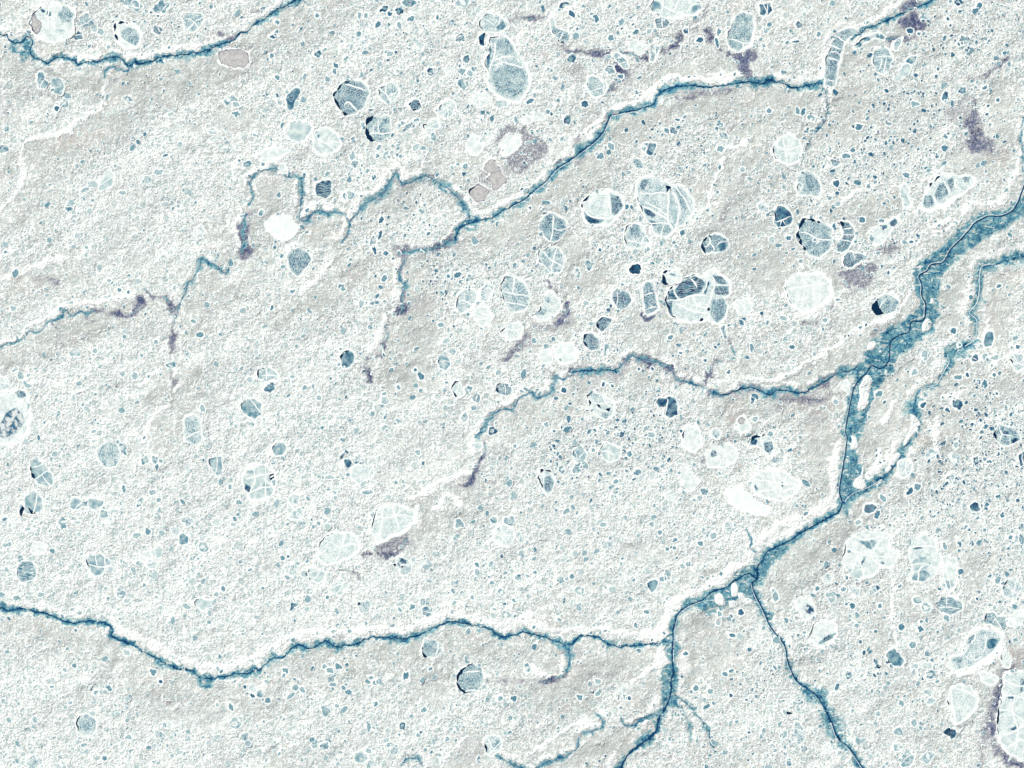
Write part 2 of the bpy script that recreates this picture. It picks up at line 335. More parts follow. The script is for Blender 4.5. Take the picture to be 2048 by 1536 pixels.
SCRUB = [
 (3.5,.5,[(1939,157),(1966,153),(1993,133),(2013,117),(2060,115)]),
 (8,1.0,[(909,477),(889,490),(852,498),(802,502)]),
 (6,.65,[(812,522),(800,542),(802,562),(812,575),(802,592)]),
 (8,.95,[(808,616),(797,624)]),(5,.7,[(797,624),(782,629),(769,655)]),
 (5,.65,[(769,655),(775,674),(764,692),(765,709),(745,715),(730,725),(740,749),(742,765)]),
 (10,1.0,[(494,425),(490,445),(487,465),(486,485),(488,505)]),(6,.95,[(450,548),(455,540)]),
 (5,.6,[(288,578),(305,592),(330,597),(343,612),(346,630)]),(6,.5,[(345,650),(347,685),(340,705),(347,759),(355,768)]),
 (5,.7,[(173,629),(190,621),(213,627),(233,629),(263,630),(277,617),(280,599)]),
 (5,.8,[(1130,1345),(1111,1356),(1080,1365)]),
 (9,.95,[(1147,745),(1171,742),(1197,742),(1214,739),(1231,742)]),
 (7,.8,[(1251,722),(1264,712),(1291,720),(1324,725),(1341,735),(1347,749)]),
 (4,.6,[(1347,749),(1357,762),(1384,765),(1407,775),(1424,787)]),
 (9,.85,[(1424,787),(1451,789),(1470,783)]),(5,.7,[(1470,783),(1501,775),(1536,789),(1556,779)]),
 (9,.85,[(1536,788),(1560,782),(1596,787),(1623,778),(1649,764)]),(5,.8,[(1649,762),(1669,749),(1693,742),(1713,735)]),
 (12,.4,[(1560,800),(1610,800),(1650,800)]),(10,.35,[(1620,830),(1650,840)]),
 (4,.7,[(959,882),(972,895),(959,922),(945,952)]),(7,.9,[(945,955),(932,969)]),(4,.4,[(920,969),(872,975),(849,992),(835,1010)]),
 (5,.6,[(1451,675),(1461,692),(1469,712),(1451,722),(1424,729),(1417,749),(1407,775)]),
 (5,.7,[(1015,42),(1040,36),(1065,38)]),(4,.4,[(1065,38),(1100,30)]),
 (6,.75,[(1127,90),(1130,103),(1160,104),(1177,105),(1217,107)]),(4,.6,[(1225,108),(1271,110),(1297,120)]),
 (8,.8,[(1318,100),(1335,105),(1347,98),(1355,80),(1361,70)]),(8,.5,[(1370,65),(1391,58),(1417,63)]),
 (6,.6,[(1417,63),(1437,93),(1464,110),(1480,120)]),
 (9,.9,[(1232,138),(1248,148),(1240,155)]),(6,.6,[(1224,165),(1222,178)]),(6,.45,[(1227,215),(1235,222),(1200,235),(1180,255)]),
 (10,.5,[(1344,182),(1380,186),(1420,184),(1460,180)]),(8,.45,[(1350,195),(1390,195)]),
 (6,.6,[(1160,270),(1150,285),(1145,300),(1120,320),(1100,340)]),(7,.7,[(1168,312),(1155,325)]),(4,.5,[(1180,250),(1200,230)]),
 (8,.8,[(1800,15),(1830,8),(1850,12)]),(7,.7,[(1840,70),(1815,75),(1785,80)]),
 (6.5,1.0,[(1135,604),(1133,622),(1121,642),(1102,653),(1078,652)]),
 (8,1.0,[(1051,676),(1042,691),(1028,702)]),(8,.5,[(1028,702),(1012,716)]),
 (12,.6,[(2019,1337),(2003,1371),(1993,1401),(1983,1431),(1979,1461),(1969,1484)]),
 (9,.75,[(1981,1440),(1984,1470),(1995,1500),(2020,1524),(2050,1532)]),(14,.4,[(1972,1460),(1965,1490),(1960,1530)]),
 (4,.6,[(720,1107),(740,1108)]),(5,.7,[(755,1110),(780,1112),(798,1102),(812,1080)]),
 (4,.5,[(660,1140),(680,1142),(700,1145),(720,1155)]),
 (8,.35,[(975,1362),(1010,1366),(1050,1362)]),
 (3,.7,[(1285,625),(1295,638),(1318,625)]),(6,.45,[(1380,912),(1405,918),(1440,930),(1480,925)]),
 (3,.9,[(1006,315),(1018,308),(1030,300)]),(5,.5,[(735,410),(750,405),(765,395)]),
 (7,.45,[(1880,200),(1892,225),(1905,240)]),(4,.6,[(1870,415),(1900,412),(1925,390),(1935,380)]),
 (5,.45,[(1990,35),(2010,30)]),(10,.3,[(1780,640),(1760,655),(1745,670)]),
 (4,.5,[(1105,58),(1100,70)]),(6,.5,[(440,70),(460,75),(470,62)]),(6,.4,[(490,35),(510,25)]),
 (7,.4,[(70,555),(100,560),(130,568)]),(5,.6,[(1095,560),(1100,575),(1110,582)]),(5,.4,[(1600,650),(1640,640),(1665,615)]),
 (4,.6,[(1012,268),(1003,290)]),(5,.35,[(400,125),(440,118),(470,150)]),(6,.3,[(1440,440),(1490,345),(1500,320)]),
]
SCRUB_AREA = [
 (.8,.1,[(1485,102),(1507,105),(1502,130),(1500,150),(1510,160),(1485,160),(1478,135),(1465,118)]),
 (.85,.1,[(1805,38),(1830,30),(1845,45),(1840,65),(1815,62),(1800,52)]),
 (.40,.35,[(1003,262),(1030,255),(1060,262),(1080,285),(1088,305),(1070,330),(1040,345),(1020,335),(1010,315),(1000,300)]),
 (.65,.1,[(1945,200),(1955,215),(1960,250),(1968,278),(1990,285),(1985,300),(1950,308),(1930,300),(1938,270),(1930,245),(1940,220)]),
 (.45,.40,[(1683,538),(1705,540),(1735,522),(1748,540),(1745,558),(1725,572),(1700,573),(1686,560)]),
 (.48,.1,[(1752,502),(1790,488),(1800,500),(1785,512),(1760,508)]),
 (.42,.25,[(752,1085),(790,1080),(815,1062),(812,1085),(795,1105),(770,1112),(752,1103)]),
 (.30,.1,[(960,340),(985,325),(1010,330),(1015,350),(1000,380),(975,390),(955,375)]),
 (.30,.1,[(1895,215),(1930,190),(1945,210),(1930,250),(1905,250)]),
 (.25,.1,[(1990,1340),(2045,1300),(2045,1340),(2005,1370)]),
 (.28,.1,[(1125,95),(1160,120),(1170,150),(1150,160),(1130,130)]),
 (.22,.1,[(895,1500),(930,1470),(960,1480),(950,1530),(900,1530)]),
 (.22,.0,[(1630,1040+0),(1640,1040),(1635,1042)]),
]
BANKS = [
 (7,[(250,112),(300,108),(330,99),(400,90),(450,74),(512,33),(560,5)]),(7,[(40,62),(50,68),(60,62)]),
 (5,[(213,165),(207,190),(200,215),(175,232),(150,245),(130,265),(95,272),(60,280),(45,300),(45,350),(35,385),(0,420)]),
 (5,[(0,688),(45,670),(60,652),(100,632),(130,610)]),(8,[(135,610),(190,606),(230,600),(265,585)]),
 (6,[(1440,765),(1500,757),(1536,760),(1586,745),(1630,715),(1686,682),(1723,657),(1783,634),(1822,585)]),
 (6,[(1870,470),(1920,440),(1937,410),(1985,408),(2013,391),(2030,350),(2042,290),(2042,250)]),
 (9,[(240,1258),(300,1288),(350,1312),(400,1330),(460,1335),(500,1320),(540,1295),(585,1272),(640,1262),(700,1268),(740,1258),(810,1258),(870,1236),(920,1226)]),
 (9,[(1000,1250),(1010,1262),(1030,1245),(1090,1255),(1140,1262),(1200,1257),(1260,1268),(1320,1262),(1336,1230),(1345,1212)]),
 (9,[(1340,1210),(1390,1185),(1450,1152),(1495,1125),(1505,1090),(1560,1052),(1640,1017),(1668,985),(1668,930),(1680,880)]),
 (6,[(715,393),(745,384),(772,362),(792,332)]),
 (6,[(1020,395),(1060,372),(1100,335),(1130,305),(1160,275),(1190,245),(1212,222)]),
 (6,[(1230,215),(1275,205),(1310,168),(1350,154),(1420,160),(1465,158)]),(6,[(1540,140),(1560,155),(1590,160),(1636,156),(1644,120),(1658,80),(1685,50),(1730,48),(1780,18),(1800,0)]),
 (7,[(1024,1247),(1060,1228),(1090,1218),(1115,1210)]),
 (5,[(668,519),(645,549),(602,584)]),(4,[(800,520),(790,560),(790,600)]),
 (5,[(362,765),(345,790),(332,812),(312,829),(300,850),(288,885)]),(5,[(320,735),(300,755),(285,770)]),
 (5,[(1680,403),(1720,383),(1750,370)]),(7,[(940,945),(905,955),(850,985),(825,1000)]),(6,[(835,1015),(832,1040)]),
 (5,[(885,1525),(905,1500),(935,1470)]),(7,[(1170,1445),(1130,1460),(1090,1490),(1060,1510)]),(6,[(1264,1364),(1297,1344),(1314,1324),(1320,1300)]),
 (6,[(1905,1347),(1940,1342),(1985,1315),(2008,1280)]),(4,[(1060,1310),(1070,1290),(1085,1275)]),(5,[(1060,1330),(1085,1350),(1115,1345),(1130,1325)]),
 (5,[(490,365),(497,350),(530,335)]),(6,[(480,505),(470,460),(480,430)]),(5,[(345,770),(350,740)]),
 (8,[(0,560),(60,535),(130,515)]),(6,[(960,860),(945,880),(950,910)]),(6,[(920,1010),(900,990),(870,1020)]),
 (6,[(790,620),(770,640),(755,680),(740,700)]),(5,[(1440,300),(1480,290),(1500,280)]),(5,[(1400,440),(1420,400),(1430,360),(1450,320)]),
 (5,[(1790,800),(1770,840)]),(5,[(1885,800),(1900,795),(1925,780)]),(5,[(1880,830),(1870,870),(1875,910)]),(7,[(1760,900),(1750,930),(1730,950)]),
 (5,[(1980,740),(1998,720),(2010,715),(2048,700)]),(4,[(720,430),(700,400),(640,410)]),(5,[(0,800),(20,780)]),
 (5,[(1795,1290),(1785,1220),(1790,1160)]),(7,[(500,1390),(530,1370)]),(6,[(560,1480),(530,1500)]),(6,[(1900,440),(1870,450)]),
]
WHITE_G = [[.42,.40,.46,.44,.40,.36,.36,.36],[.62,.60,.46,.36,.36,.40,.36,.36],[.64,.58,.52,.42,.40,.36,.30,.30],
 [.74,.74,.70,.60,.56,.46,.34,.36],[.80,.80,.72,.66,.62,.52,.46,.50],[.76,.72,.64,.52,.40,.42,.52,.56]]
POND_G = [[.3,.5,.7,.7,.6,.5,.9,.8],[.3,.3,.6,.6,.6,.7,1.0,.5],[.3,.3,.6,.7,.6,.4,.2,.5],[.35,.4,.5,.5,1.0,.6,.3,1.2],[.45,.5,.6,.6,.7,.5,.7,1.0],[.45,.6,.6,.6,.4,.7,.7,.6]]
CLUSTERS = [(1985,830,75,75,.9),(1950,970,80,60,.6),(1790,250,120,90,.9),(820,415,80,45,1.0),(900,540,110,45,.7),(1270,870,130,80,.6),(1500,1350,50,70,.7),(1340,280,110,60,.5),(1370,690,70,45,.7),(1960,1080,60,60,.5),(1900,80,100,60,.5),(1260,60,70,60,.5),(1760,1330,120,100,.3)]
SMOOTHS = [(230,180,60,35,0),(340,175,110,40,-8),(450,150,60,30,-20),(185,262,90,22,-20),(75,320,25,50,10),(470,240,60,35,0),(530,400,40,50,0),(640,465,45,28,0),(700,555,60,25,-35),(610,615,110,22,-25),(840,655,45,80,10),(820,760,60,50,0),(320,850,20,60,30),(140,670,110,22,-15),(1030,455,70,22,-25),(1160,350,60,20,-35),(1250,250,60,18,-20),(1450,130,60,25,-10),(1350,145,80,18,-10),(1700,210,45,60,10),(1700,125,30,20,0),(1760,860,35,90,15),(1800,770,50,30,-45),(1995,620,40,90,10),(2000,560,60,15,-10),(1905,610,30,60,15),(1900,770,60,25,-45),(1640,890,45,60,0),(1540,540,55,50,0),(1590,420,25,25,0),(1180,560,50,40,0),(1130,650,30,30,0),(1400,1260,45,45,0),(1450,1320,50,60,0),(1200,1340,100,30,-10),(1230,1490,110,30,-20),(1096,1322,34,28,0),(1330,1170,60,18,-30),(880,1290,100,20,-8),(870,1370,50,60,0),(620,1310,50,20,0),(840,1050,40,60,20),(90,1260,70,20,15),(300,1400,110,30,30),(1630,1110,50,22,-30),(1565,1200,25,50,20),(1620,1340,30,30,0),(1940,1110,45,70,0),(1500,260,50,30,0),(1560,200,80,20,0),(1440,215,80,15,0),(1960,320,60,40,0),(2010,190,30,50,0),(1480,830,60,30,0),(1300,1110,60,25,0),(1390,390,40,30,0),(1150,500,35,30,0),(1500,470,40,30,0),(420,1430,60,40,0),(1380,1330,30,60,0),(1680,560,40,30,0),(1390,560,15,15,0),(1740,450,30,30,0),(980,1040,30,40,0),(1980,440,45,20,-30)]
WARMS = [(70,48,14,24,.9),(150,280,45,15,.7),(200,235,10,20,.5),(1400,62,30,15,.6),(1965,460,10,10,.9),(2010,305,30,18,.6),(1640,820,40,30,.5),(380,1110,30,10,.9),(320,1390,25,18,.7),(640,1080,10,30,.6),(190,105,12,10,.9),(1470,840,20,20,.7),(1840,870,20,20,.4),(1120,110,40,40,.4),(0,560,60,20,.4),(1300,1480,60,40,.3),(1340,1500,60,30,.5),(1960,1500,40,50,.4),(2030,1320,20,30,.6),(470,115,30,20,.5)]
LAKES = []
def LK(l, p, t, x='s', **k): LAKES.append(dict(l=l, p=p, t=t, x=x, **k))
LK('large pale lake with a brown gravel left shore',[(85,10),(125,8),(148,20),(150,45),(143,70),(125,82),(100,88),(85,78),(70,65),(60,45),(68,30)],1.7,'s',rim=4,pat=[((132,30,15,17,0),3.4,'s'),((72,50,9,20,-15),2,'b'),((86,22,5,4,30),5.5,'p'),((98,28,5,6,0),5.5,'p'),((125,65,8,8,0),2.4,'s')],cr=[[(98,10),(96,45),(98,60)],[(90,35),(115,32)]])
LK('oval lake with a black crescent on its left',[(230,50),(245,46),(270,50),(282,65),(278,85),(270,95),(250,98),(237,88),(230,70)],1.2,'s',rim=3.5,arc=[(150,275,5)],pat=[([(240,62),(255,54),(275,60),(280,75),(273,92),(258,88),(242,76)],3.6,'s')],cr=[[(234,68),(250,82),(270,92)]])
LK('teal lake quartered by a white cross of cracks',[(367,30),(380,24),(400,27),(410,35),(402,55),(388,66),(370,62),(366,45)],3.1,'s',rim=3,cr=[[(368,36),(388,44),(398,62)],[(388,44),(398,38),(409,34)],[(388,44),(380,55),(370,62)]])
LK('brownish drained lake ringed with snow below the upper river',[(440,108),(455,100),(480,98),(497,108),(500,125),(490,138),(470,135),(440,128)],1.8,'b',rim=1.4)
LK('round speckled lake with dark dashed left rim',[(672,180),(685,163),(705,161),(725,165),(736,180),(737,200),(725,217),(710,226),(690,229),(677,215),(669,197)],4.0,'s',rim=3.5,arc=[(95,275,4.5)],cr=[[(690,168),(712,174),(722,178),(735,181)],[(688,212),(695,204),(708,214),(716,222)]])
LK('squarish teal lake with thick black left edge',[(735,240),(744,233),(760,237),(766,232),(780,234),(782,262),(775,275),(760,282),(745,281),(734,270),(732,255)],3.8,'s',rim=3.2,arc=[(100,255,6)],cr=[[(757,238),(756,252),(760,267)],[(736,266),(760,267),(783,265)],[(748,270),(746,255),(756,250)]])
LK('pale grey lake just left of the cracked white one',[(572,262),(582,245),(600,240),(620,248),(625,262),(610,280),(590,284),(578,275)],2.0,'p',rim=3,cr=0)
LK('whitish cracked lake with grey arc on its left',[(630,270),(640,258),(660,260),(675,270),(685,288),(675,300),(650,312),(633,310),(627,290)],1.3,'p',rim=3.5,cr=[[(633,279),(652,287),(668,299),(675,306)],[(655,289),(668,283),(682,286)],[(655,289),(660,272),(668,266)]],pat=[([(632,272),(640,261),(658,259),(658,263),(644,266),(636,277),(633,292),(629,292)],3,'p')])
LK('snow filled pale basin above the loop stream',(548,310,28,13,-12),.9,'p',rim=4)
LK('pure white snow covered lake inside the loop stream',[(535,440),(560,431),(580,440),(596,452),(585,470),(568,480),(548,475),(533,458)],.1,'p',rim=5)
LK('dark teal square lake with streaked ice',[(632,365),(645,360),(664,362),(662,385),(650,396),(635,393),(630,378)],4.9,'w',rim=3)
LK('fragmented pale lake of many thin cracks',[(757,180),(770,170),(785,165),(796,175),(795,190),(785,208),(770,205),(758,195)],2.9,'s',cr=5)
LK('small deep teal lake with a black speck beneath',[(818,208),(828,200),(840,203),(845,214),(836,222),(824,222)],4.9,'s',rim=3,arc=[(75,130,3),(170,215,2)])
LK('mottled grey lake with dark upper left streaks',[(872,222),(882,205),(898,200),(910,210),(906,228),(895,236),(880,230)],2.8,'s',cr=3,rim=3,arc=[(180,230,2)])
LK('kidney shaped pale lake beside the slanted teal strip',(862,254,17,13,-20),1.9,'p',cr=2,rim=3)
LK('pale lake with cracks above the navy half moon',[(962,38),(975,27),(995,28),(1013,40),(1012,55),(995,66),(970,62),(960,52)],2.7,'s',rim=3.5,cr=[[(970,38),(980,44),(992,53)],[(992,53),(998,45),(1000,33)],[(992,53),(990,66)]],pat=[((1003,52,8,10,30),3.6,'p')])
LK('navy half moon of ice touching the great double lake',[(958,72),(968,65),(976,70),(974,85),(968,93),(959,88)],6.0,'p',rim=2.5)
LK('great double lake, largest at the top centre',[(978,72),(995,72),(1002,76),(1010,72),(1025,88),(1032,108),(1048,128),(1058,150),(1061,168),(1052,185),(1040,200),(1020,202),(1000,195),(985,185),(973,165),(978,145),(972,125),(978,95)],2.7,'s',rim=4.5,thick=(60,4),pat=[([(990,82),(1002,76),(1012,74),(1025,90),(1030,108),(1010,110),(992,108)],3.5,'s'),([(976,98),(984,96),(982,118),(978,138),(972,130)],4.1,'p'),([(980,150),(1000,132),(1025,128),(1048,140),(1054,165),(1040,190),(1015,196),(992,184)],3.3,'s')],cr=[[(990,84),(990,105),(984,125),(978,145)],[(988,122),(1005,114),(1030,113)],[(985,132),(1005,126),(1025,130),(1050,136)]])
LK('fan cracked pale lake left of the great double lake',(963,201,17,13,0),2.2,'s',cr=5,rim=3)
LK('snow covered pentagonal lake left of the purple basin',[(933,285),(945,272),(962,280),(968,295),(955,310),(938,305)],.8,'p',rim=4)
LK('lilac grey lobe of drained lake bed, upper one',(982,333,15,11,-20),2,'b',rim=1.2)
LK('lilac drained basin between two lilac lobes',(993,358,19,17,20),2,'b',rim=1.2)
LK('round brown drained bed beside the diagonal river',(958,386,17,18,0),2,'b',rim=1.4)
LK('white faceted lake inside the purple brown basin',[(1006,285),(1012,270),(1030,268),(1042,272),(1040,290),(1030,300),(1015,310),(1006,306)],.6,'p',rim=3.5,cr=1)
LK('speckled teal lake below the loop stream',[(575,515),(580,500),(595,492),(612,502),(620,520),(612,540),(595,554),(580,545)],4.0,'s',rim=4)
LK('long wriggling lake with black flecks at its foot',[(1098,38),(1105,36),(1108,50),(1118,56),(1133,63),(1139,76),(1135,88),(1122,84),(1108,72),(1100,56)],3.3,'s',rim=2.6,pat=[((1129,73,7,7,0),4.8,'s'),((1117,80,5,2,35),6.6,'p'),((1125,85,4,2,35),6.6,'p')],cr=[[(1110,72),(1122,62)],[(1119,80),(1128,64)]])
LK('rimmed oval lake of mottled grey left of river bend',[(1172,165),(1180,153),(1195,152),(1212,165),(1215,178),(1205,190),(1188,195),(1175,182)],3.0,'s',rim=3.5,cr=[[(1174,183),(1190,180),(1205,175)],[(1205,188),(1208,172),(1198,158)]])
LK('chain shaped teal lake between purple shrub patches',[(1228,105),(1240,104),(1246,114),(1255,120),(1259,136),(1249,140),(1240,128),(1233,120)],3.6,'s',rim=2.6,cr=[[(1232,116),(1246,113)],[(1240,128),(1255,122)]])
LK('upright slender lake amid purple shrubs',(1308,104,7,20,12),3.8,'s',rim=3,cr=3)
LK('wide pale lake cut by the top edge',[(1300,10),(1320,-12),(1380,-12),(1402,15),(1395,32),(1370,30),(1345,42),(1325,30),(1302,22)],1.9,'s',rim=3,pat=[((1312,12,11,10,-30),3.0,'p'),((1392,14,10,10,20),3.0,'p')],cr=[[(1325,-8),(1326,12),(1322,28)],[(1326,12),(1350,24),(1372,28)],[(1360,-6),(1352,12),(1350,24)],[(1372,28),(1385,10),(1400,8)]])
LK('pair of square teal panes under the wide pale lake',[(1310,40),(1320,34),(1332,36),(1341,42),(1338,52),(1322,56),(1312,52)],4.4,'s',rim=2.6,cr=[[(1324,34),(1325,56)]])
LK('large speckled teardrop lake with a thick snowy right bank',[(1470,35),(1488,26),(1503,33),(1508,50),(1506,75),(1500,90),(1480,104),(1462,98),(1455,80),(1460,55)],3.5,'s',rim=4,thick=(40,9),cr=[[(1458,78),(1472,80),(1488,86),(1505,84)],[(1486,86),(1486,98)]])
LK('pale round snow patch lake above purple shrubs',(1275,92,15,12,20),1.0,'p',rim=2.5)
LK('teal lake split by bars at the top edge',(1532,18,11,17,10),4.6,'p',rim=3,cr=3)
LK('oval lake with navy crescent along its lower left',[(1168,398),(1180,388),(1205,385),(1228,387),(1243,395),(1250,412),(1240,428),(1230,440),(1215,450),(1195,453),(1178,447),(1168,430),(1163,412)],1.9,'s',rim=4,arc=[(180,230,3.5)],pat=[([(1219,388),(1238,393),(1246,412),(1237,425),(1228,432),(1222,425),(1223,408)],4.7,'s'),([(1166,418),(1176,430),(1192,437),(1207,439),(1200,447),(1182,449),(1170,440)],5.6,'p'),([(1178,400),(1195,392),(1215,392),(1218,412),(1214,428),(1195,432),(1180,425)],1.8,'s')],cr=[[(1217,386),(1219,405),(1222,428)],[(1166,416),(1178,430),(1200,437),(1225,436)],[(1190,388),(1196,400)]])
LK('huge broken lake of slabs with a black wedge',[(1275,370),(1282,357),(1305,353),(1325,358),(1345,368),(1365,372),(1385,400),(1390,420),(1370,445),(1348,465),(1330,475),(1310,470),(1300,450),(1285,425),(1277,400)],2.5,'s',rim=4.5,pat=[([(1279,372),(1284,360),(1298,357),(1293,372),(1284,384)],4.7,'s'),([(1286,414),(1300,418),(1312,432),(1305,436),(1290,426)],4.6,'p'),([(1293,438),(1310,442),(1316,450),(1304,452)],4.3,'p'),([(1312,452),(1335,448),(1343,462),(1328,474),(1314,468)],3.6,'s'),([(1350,375),(1362,376),(1374,395),(1380,415),(1366,420),(1356,400)],3.7,'s'),([(1332,370),(1342,374),(1340,388),(1333,382)],6.8,'p'),([(1338,388),(1350,390),(1356,430),(1350,455),(1342,440)],2.6,'p')],cr=[[(1278,386),(1300,388),(1320,386),(1340,388)],[(1288,404),(1310,414),(1335,432)],[(1284,412),(1312,424),(1336,440)],[(1338,378),(1336,410),(1336,440),(1348,462)],[(1345,380),(1358,410),(1356,440),(1348,462)],[(1300,448),(1325,446),(1342,450)],[(1322,474),(1325,458),(1330,446)],[(1350,372),(1370,400),(1382,425)]])
LK('teal lake halved by a vertical crack, black shards left',[(1080,445),(1095,428),(1107,428),(1130,442),(1135,460),(1125,478),(1110,487),(1095,480),(1080,465)],4.0,'s',rim=3.5,cr=[[(1106,430),(1106,455),(1103,475),(1098,486)],[(1106,458),(1120,460),(1134,456)]],pat=[((1066,462,4,6,30),6.6,'p'),((1058,467,4,3,0),6.6,'p'),((1064,475,6,5,0),5.2,'p'),((1120,455,12,12,0),4.2,'w')])
LK('triangular cracked grey lake under the huge broken one',[(1250,465),(1258,450),(1272,445),(1285,450),(1292,470),(1300,485),(1285,498),(1265,498),(1250,485)],2.8,'s',rim=3.2,pat=[((1271,462,12,14,0),3.9,'s')],cr=[[(1252,480),(1270,484),(1298,488)],[(1290,470),(1284,484),(1282,498)]])
LK('teal lake with Y shaped crack and dark left arc',[(1404,480),(1415,470),(1435,470),(1455,478),(1458,492),(1445,503),(1425,505),(1410,506),(1404,495)],4.0,'s',rim=3.5,arc=[(130,250,4)],cr=[[(1420,485),(1427,495),(1428,505)],[(1430,495),(1440,486),(1455,482)],[(1418,472),(1420,485),(1410,495)]],pat=[((1444,493,11,8,-15),4.6,'p')])
LK('grey mottled lake below the halved teal lake',[(1075,505),(1090,497),(1115,497),(1125,510),(1127,530),(1120,543),(1100,545),(1085,530)],3.0,'s',rim=3,cr=2)
LK('long banana shaped teal lake with snowy crossbars',[(1650,172),(1648,150),(1652,120),(1660,90),(1672,68),(1690,56),(1708,55),(1717,60),(1702,72),(1690,85),(1682,110),(1676,130),(1672,160),(1664,173)],4.0,'s',rim=4,cr=[[(1661,90),(1670,95),(1682,98)],[(1660,105),(1672,104),(1680,112)],[(1655,115),(1668,118),(1679,124)],[(1672,72),(1690,84)],[(1650,160),(1672,162)]])
LK('rimmed shield shaped lake striped by cracks near top right',[(1748,108),(1755,97),(1770,97),(1782,108),(1785,118),(1778,135),(1765,148),(1750,140),(1745,125)],3.2,'w',rim=4,cr=[[(1748,118),(1765,112),(1785,114)],[(1764,113),(1762,130),(1755,143)],[(1772,113),(1770,130),(1766,147)]])
LK('worm shaped lake beside the upper right stream',[(1708,92),(1720,82),(1732,72),(1755,68),(1768,72),(1764,78),(1745,76),(1732,84),(1722,94),(1712,96)],3.6,'p',rim=3)
LK('narrow white rimmed pond by the shield shaped lake',(1795,88,6,14,25),2.6,'p',rim=4,cr=1)
LK('round pale cracked lake right of the smooth gully',[(1545,295),(1555,278),(1580,270),(1598,282),(1605,300),(1598,320),(1575,330),(1552,318)],1.9,'s',rim=3.5,cr=[[(1552,290),(1570,300),(1600,292)],[(1570,300),(1575,328)],[(1570,300),(1565,275)]])
LK('bell shaped lake with dark left edge',[(1595,362),(1602,348),(1620,343),(1635,355),(1643,372),(1640,392),(1620,393),(1598,390)],3.0,'s',rim=3.2,arc=[(150,190,4)],pat=[([(1608,352),(1622,347),(1634,358),(1640,375),(1630,385),(1612,380)],4.0,'s')],cr=[[(1596,362),(1605,372),(1598,388)]])
LK('small dark round lake crossed by cracks',[(1548,425),(1556,415),(1568,416),(1580,428),(1583,440),(1572,453),(1555,455),(1547,445)],4.8,'p',rim=3.2,cr=[[(1550,444),(1565,440),(1582,432)],[(1560,452),(1565,440),(1572,452)]],arc=[(170,260,2.5)])
LK('big speckled lake with broad black arc on its left',[(1598,452),(1606,439),(1625,438),(1650,445),(1665,460),(1667,485),(1655,505),(1635,515),(1615,508),(1602,490),(1596,470)],3.7,'s',rim=4,arc=[(125,290,6)],cr=[[(1600,464),(1618,468),(1638,478),(1667,480)],[(1638,478),(1634,488)]])
LK('S shaped dark lake right of the big speckled one',[(1678,445),(1690,443),(1705,452),(1711,470),(1705,480),(1700,500),(1685,507),(1673,500),(1675,487),(1686,475),(1687,460)],4.5,'s',rim=3.6,pat=[((1683,447,7,4,20),6.6,'p')],cr=[[(1686,458),(1706,456)],[(1686,468),(1710,470)],[(1680,480),(1704,482)]])
LK('teal wedge lake over a brown half disc',[(1688,515),(1698,505),(1720,503),(1735,510),(1725,522),(1700,537),(1688,532)],4.7,'s',rim=3,thick=(60,5),cr=[[(1704,503),(1708,513),(1712,520)]])
LK('lens shaped lake half filled by a snow lobe',[(1740,480),(1748,462),(1760,450),(1785,435),(1797,435),(1795,448),(1780,465),(1768,485),(1752,490)],1.6,'s',rim=3,arc=[(215,250,3)],pat=[((1787,445,10,7,-35),4.5,'p'),((1768,455,8,5,-30),4.3,'p'),((1743,478,5,7,0),3.6,'p')],cr=[[(1776,442),(1780,455)],[(1762,452),(1765,462)]])
LK('long slanting lake of four teal panes and snowy shore',[(1845,410),(1850,385),(1862,365),(1880,350),(1905,348),(1935,350),(1950,358),(1940,375),(1905,400),(1870,418),(1850,420)],2.2,'s',rim=4,thick=(80,12),arc=[(190,250,4.5)],pat=[([(1847,408),(1850,390),(1864,390),(1869,410),(1852,417)],3.9,'s'),([(1868,388),(1880,365),(1893,366),(1897,388),(1876,404)],3.9,'s'),([(1893,362),(1905,354),(1910,368),(1903,384)],4.3,'s'),((1933,358,9,6,-20),4.0,'s')],cr=[[(1864,388),(1870,400),(1874,412)],[(1886,360),(1894,375),(1902,392)],[(1912,352),(1910,370),(1922,378)]])
LK('narrow pale lake shaped like a boot print',[(1800,375),(1810,368),(1818,378),(1815,392),(1822,405),(1820,415),(1808,413),(1803,395)],2.0,'p',rim=3)
LK('small upright dark pond on the pale circular basin',(1890,193,6,12,12),4.8,'p',rim=3)
LK('shrub filled lake at the left edge with white bank',[(-20,800),(0,788),(25,780),(45,780),(57,795),(58,830),(55,860),(40,885),(15,890),(-20,885)],1.4,'s',rim=4,thick=(35,10),pat=[([(0,850),(12,825),(30,815),(45,825),(48,845),(35,865),(10,878),(-5,872)],5.2,'b'),((42,788,12,7,10),4.6,'s'),((40,806,8,9,0),.2,'p'),([(55,805),(60,812),(56,820)],5,'p')])
LK('round speckled grey lake on the white left plain',[(195,898),(205,888),(220,883),(235,893),(243,908),(240,925),(225,937),(208,932),(197,918)],3.1,'s',rim=3,cr=0)
LK('guitar shaped speckled lake with kinked dark tail',[(366,845),(372,832),(390,832),(402,842),(403,860),(408,882),(395,893),(375,883),(368,865)],3.1,'s',rim=3,cr=[[(370,878),(385,868),(402,862)],[(402,850),(404,870),(400,890)]],arc=[(110,130,2.5)])
LK('flag shaped grey lake below black slivers',[(416,920),(430,912),(443,912),(445,935),(438,955),(427,942)],2.7,'p',rim=2.6,cr=[[(433,912),(434,932),(430,950)]],pat=[((413,897,3,6,30),6.4,'p'),((408,908,3,5,0),6.4,'p'),((402,928,2.4,5,-20),6.6,'p')])
LK('smooth grey pentagon lake in the white left plain',[(480,812),(490,797),(510,797),(524,810),(522,828),(508,838),(485,828)],3.0,'p',rim=2.6,cr=1)
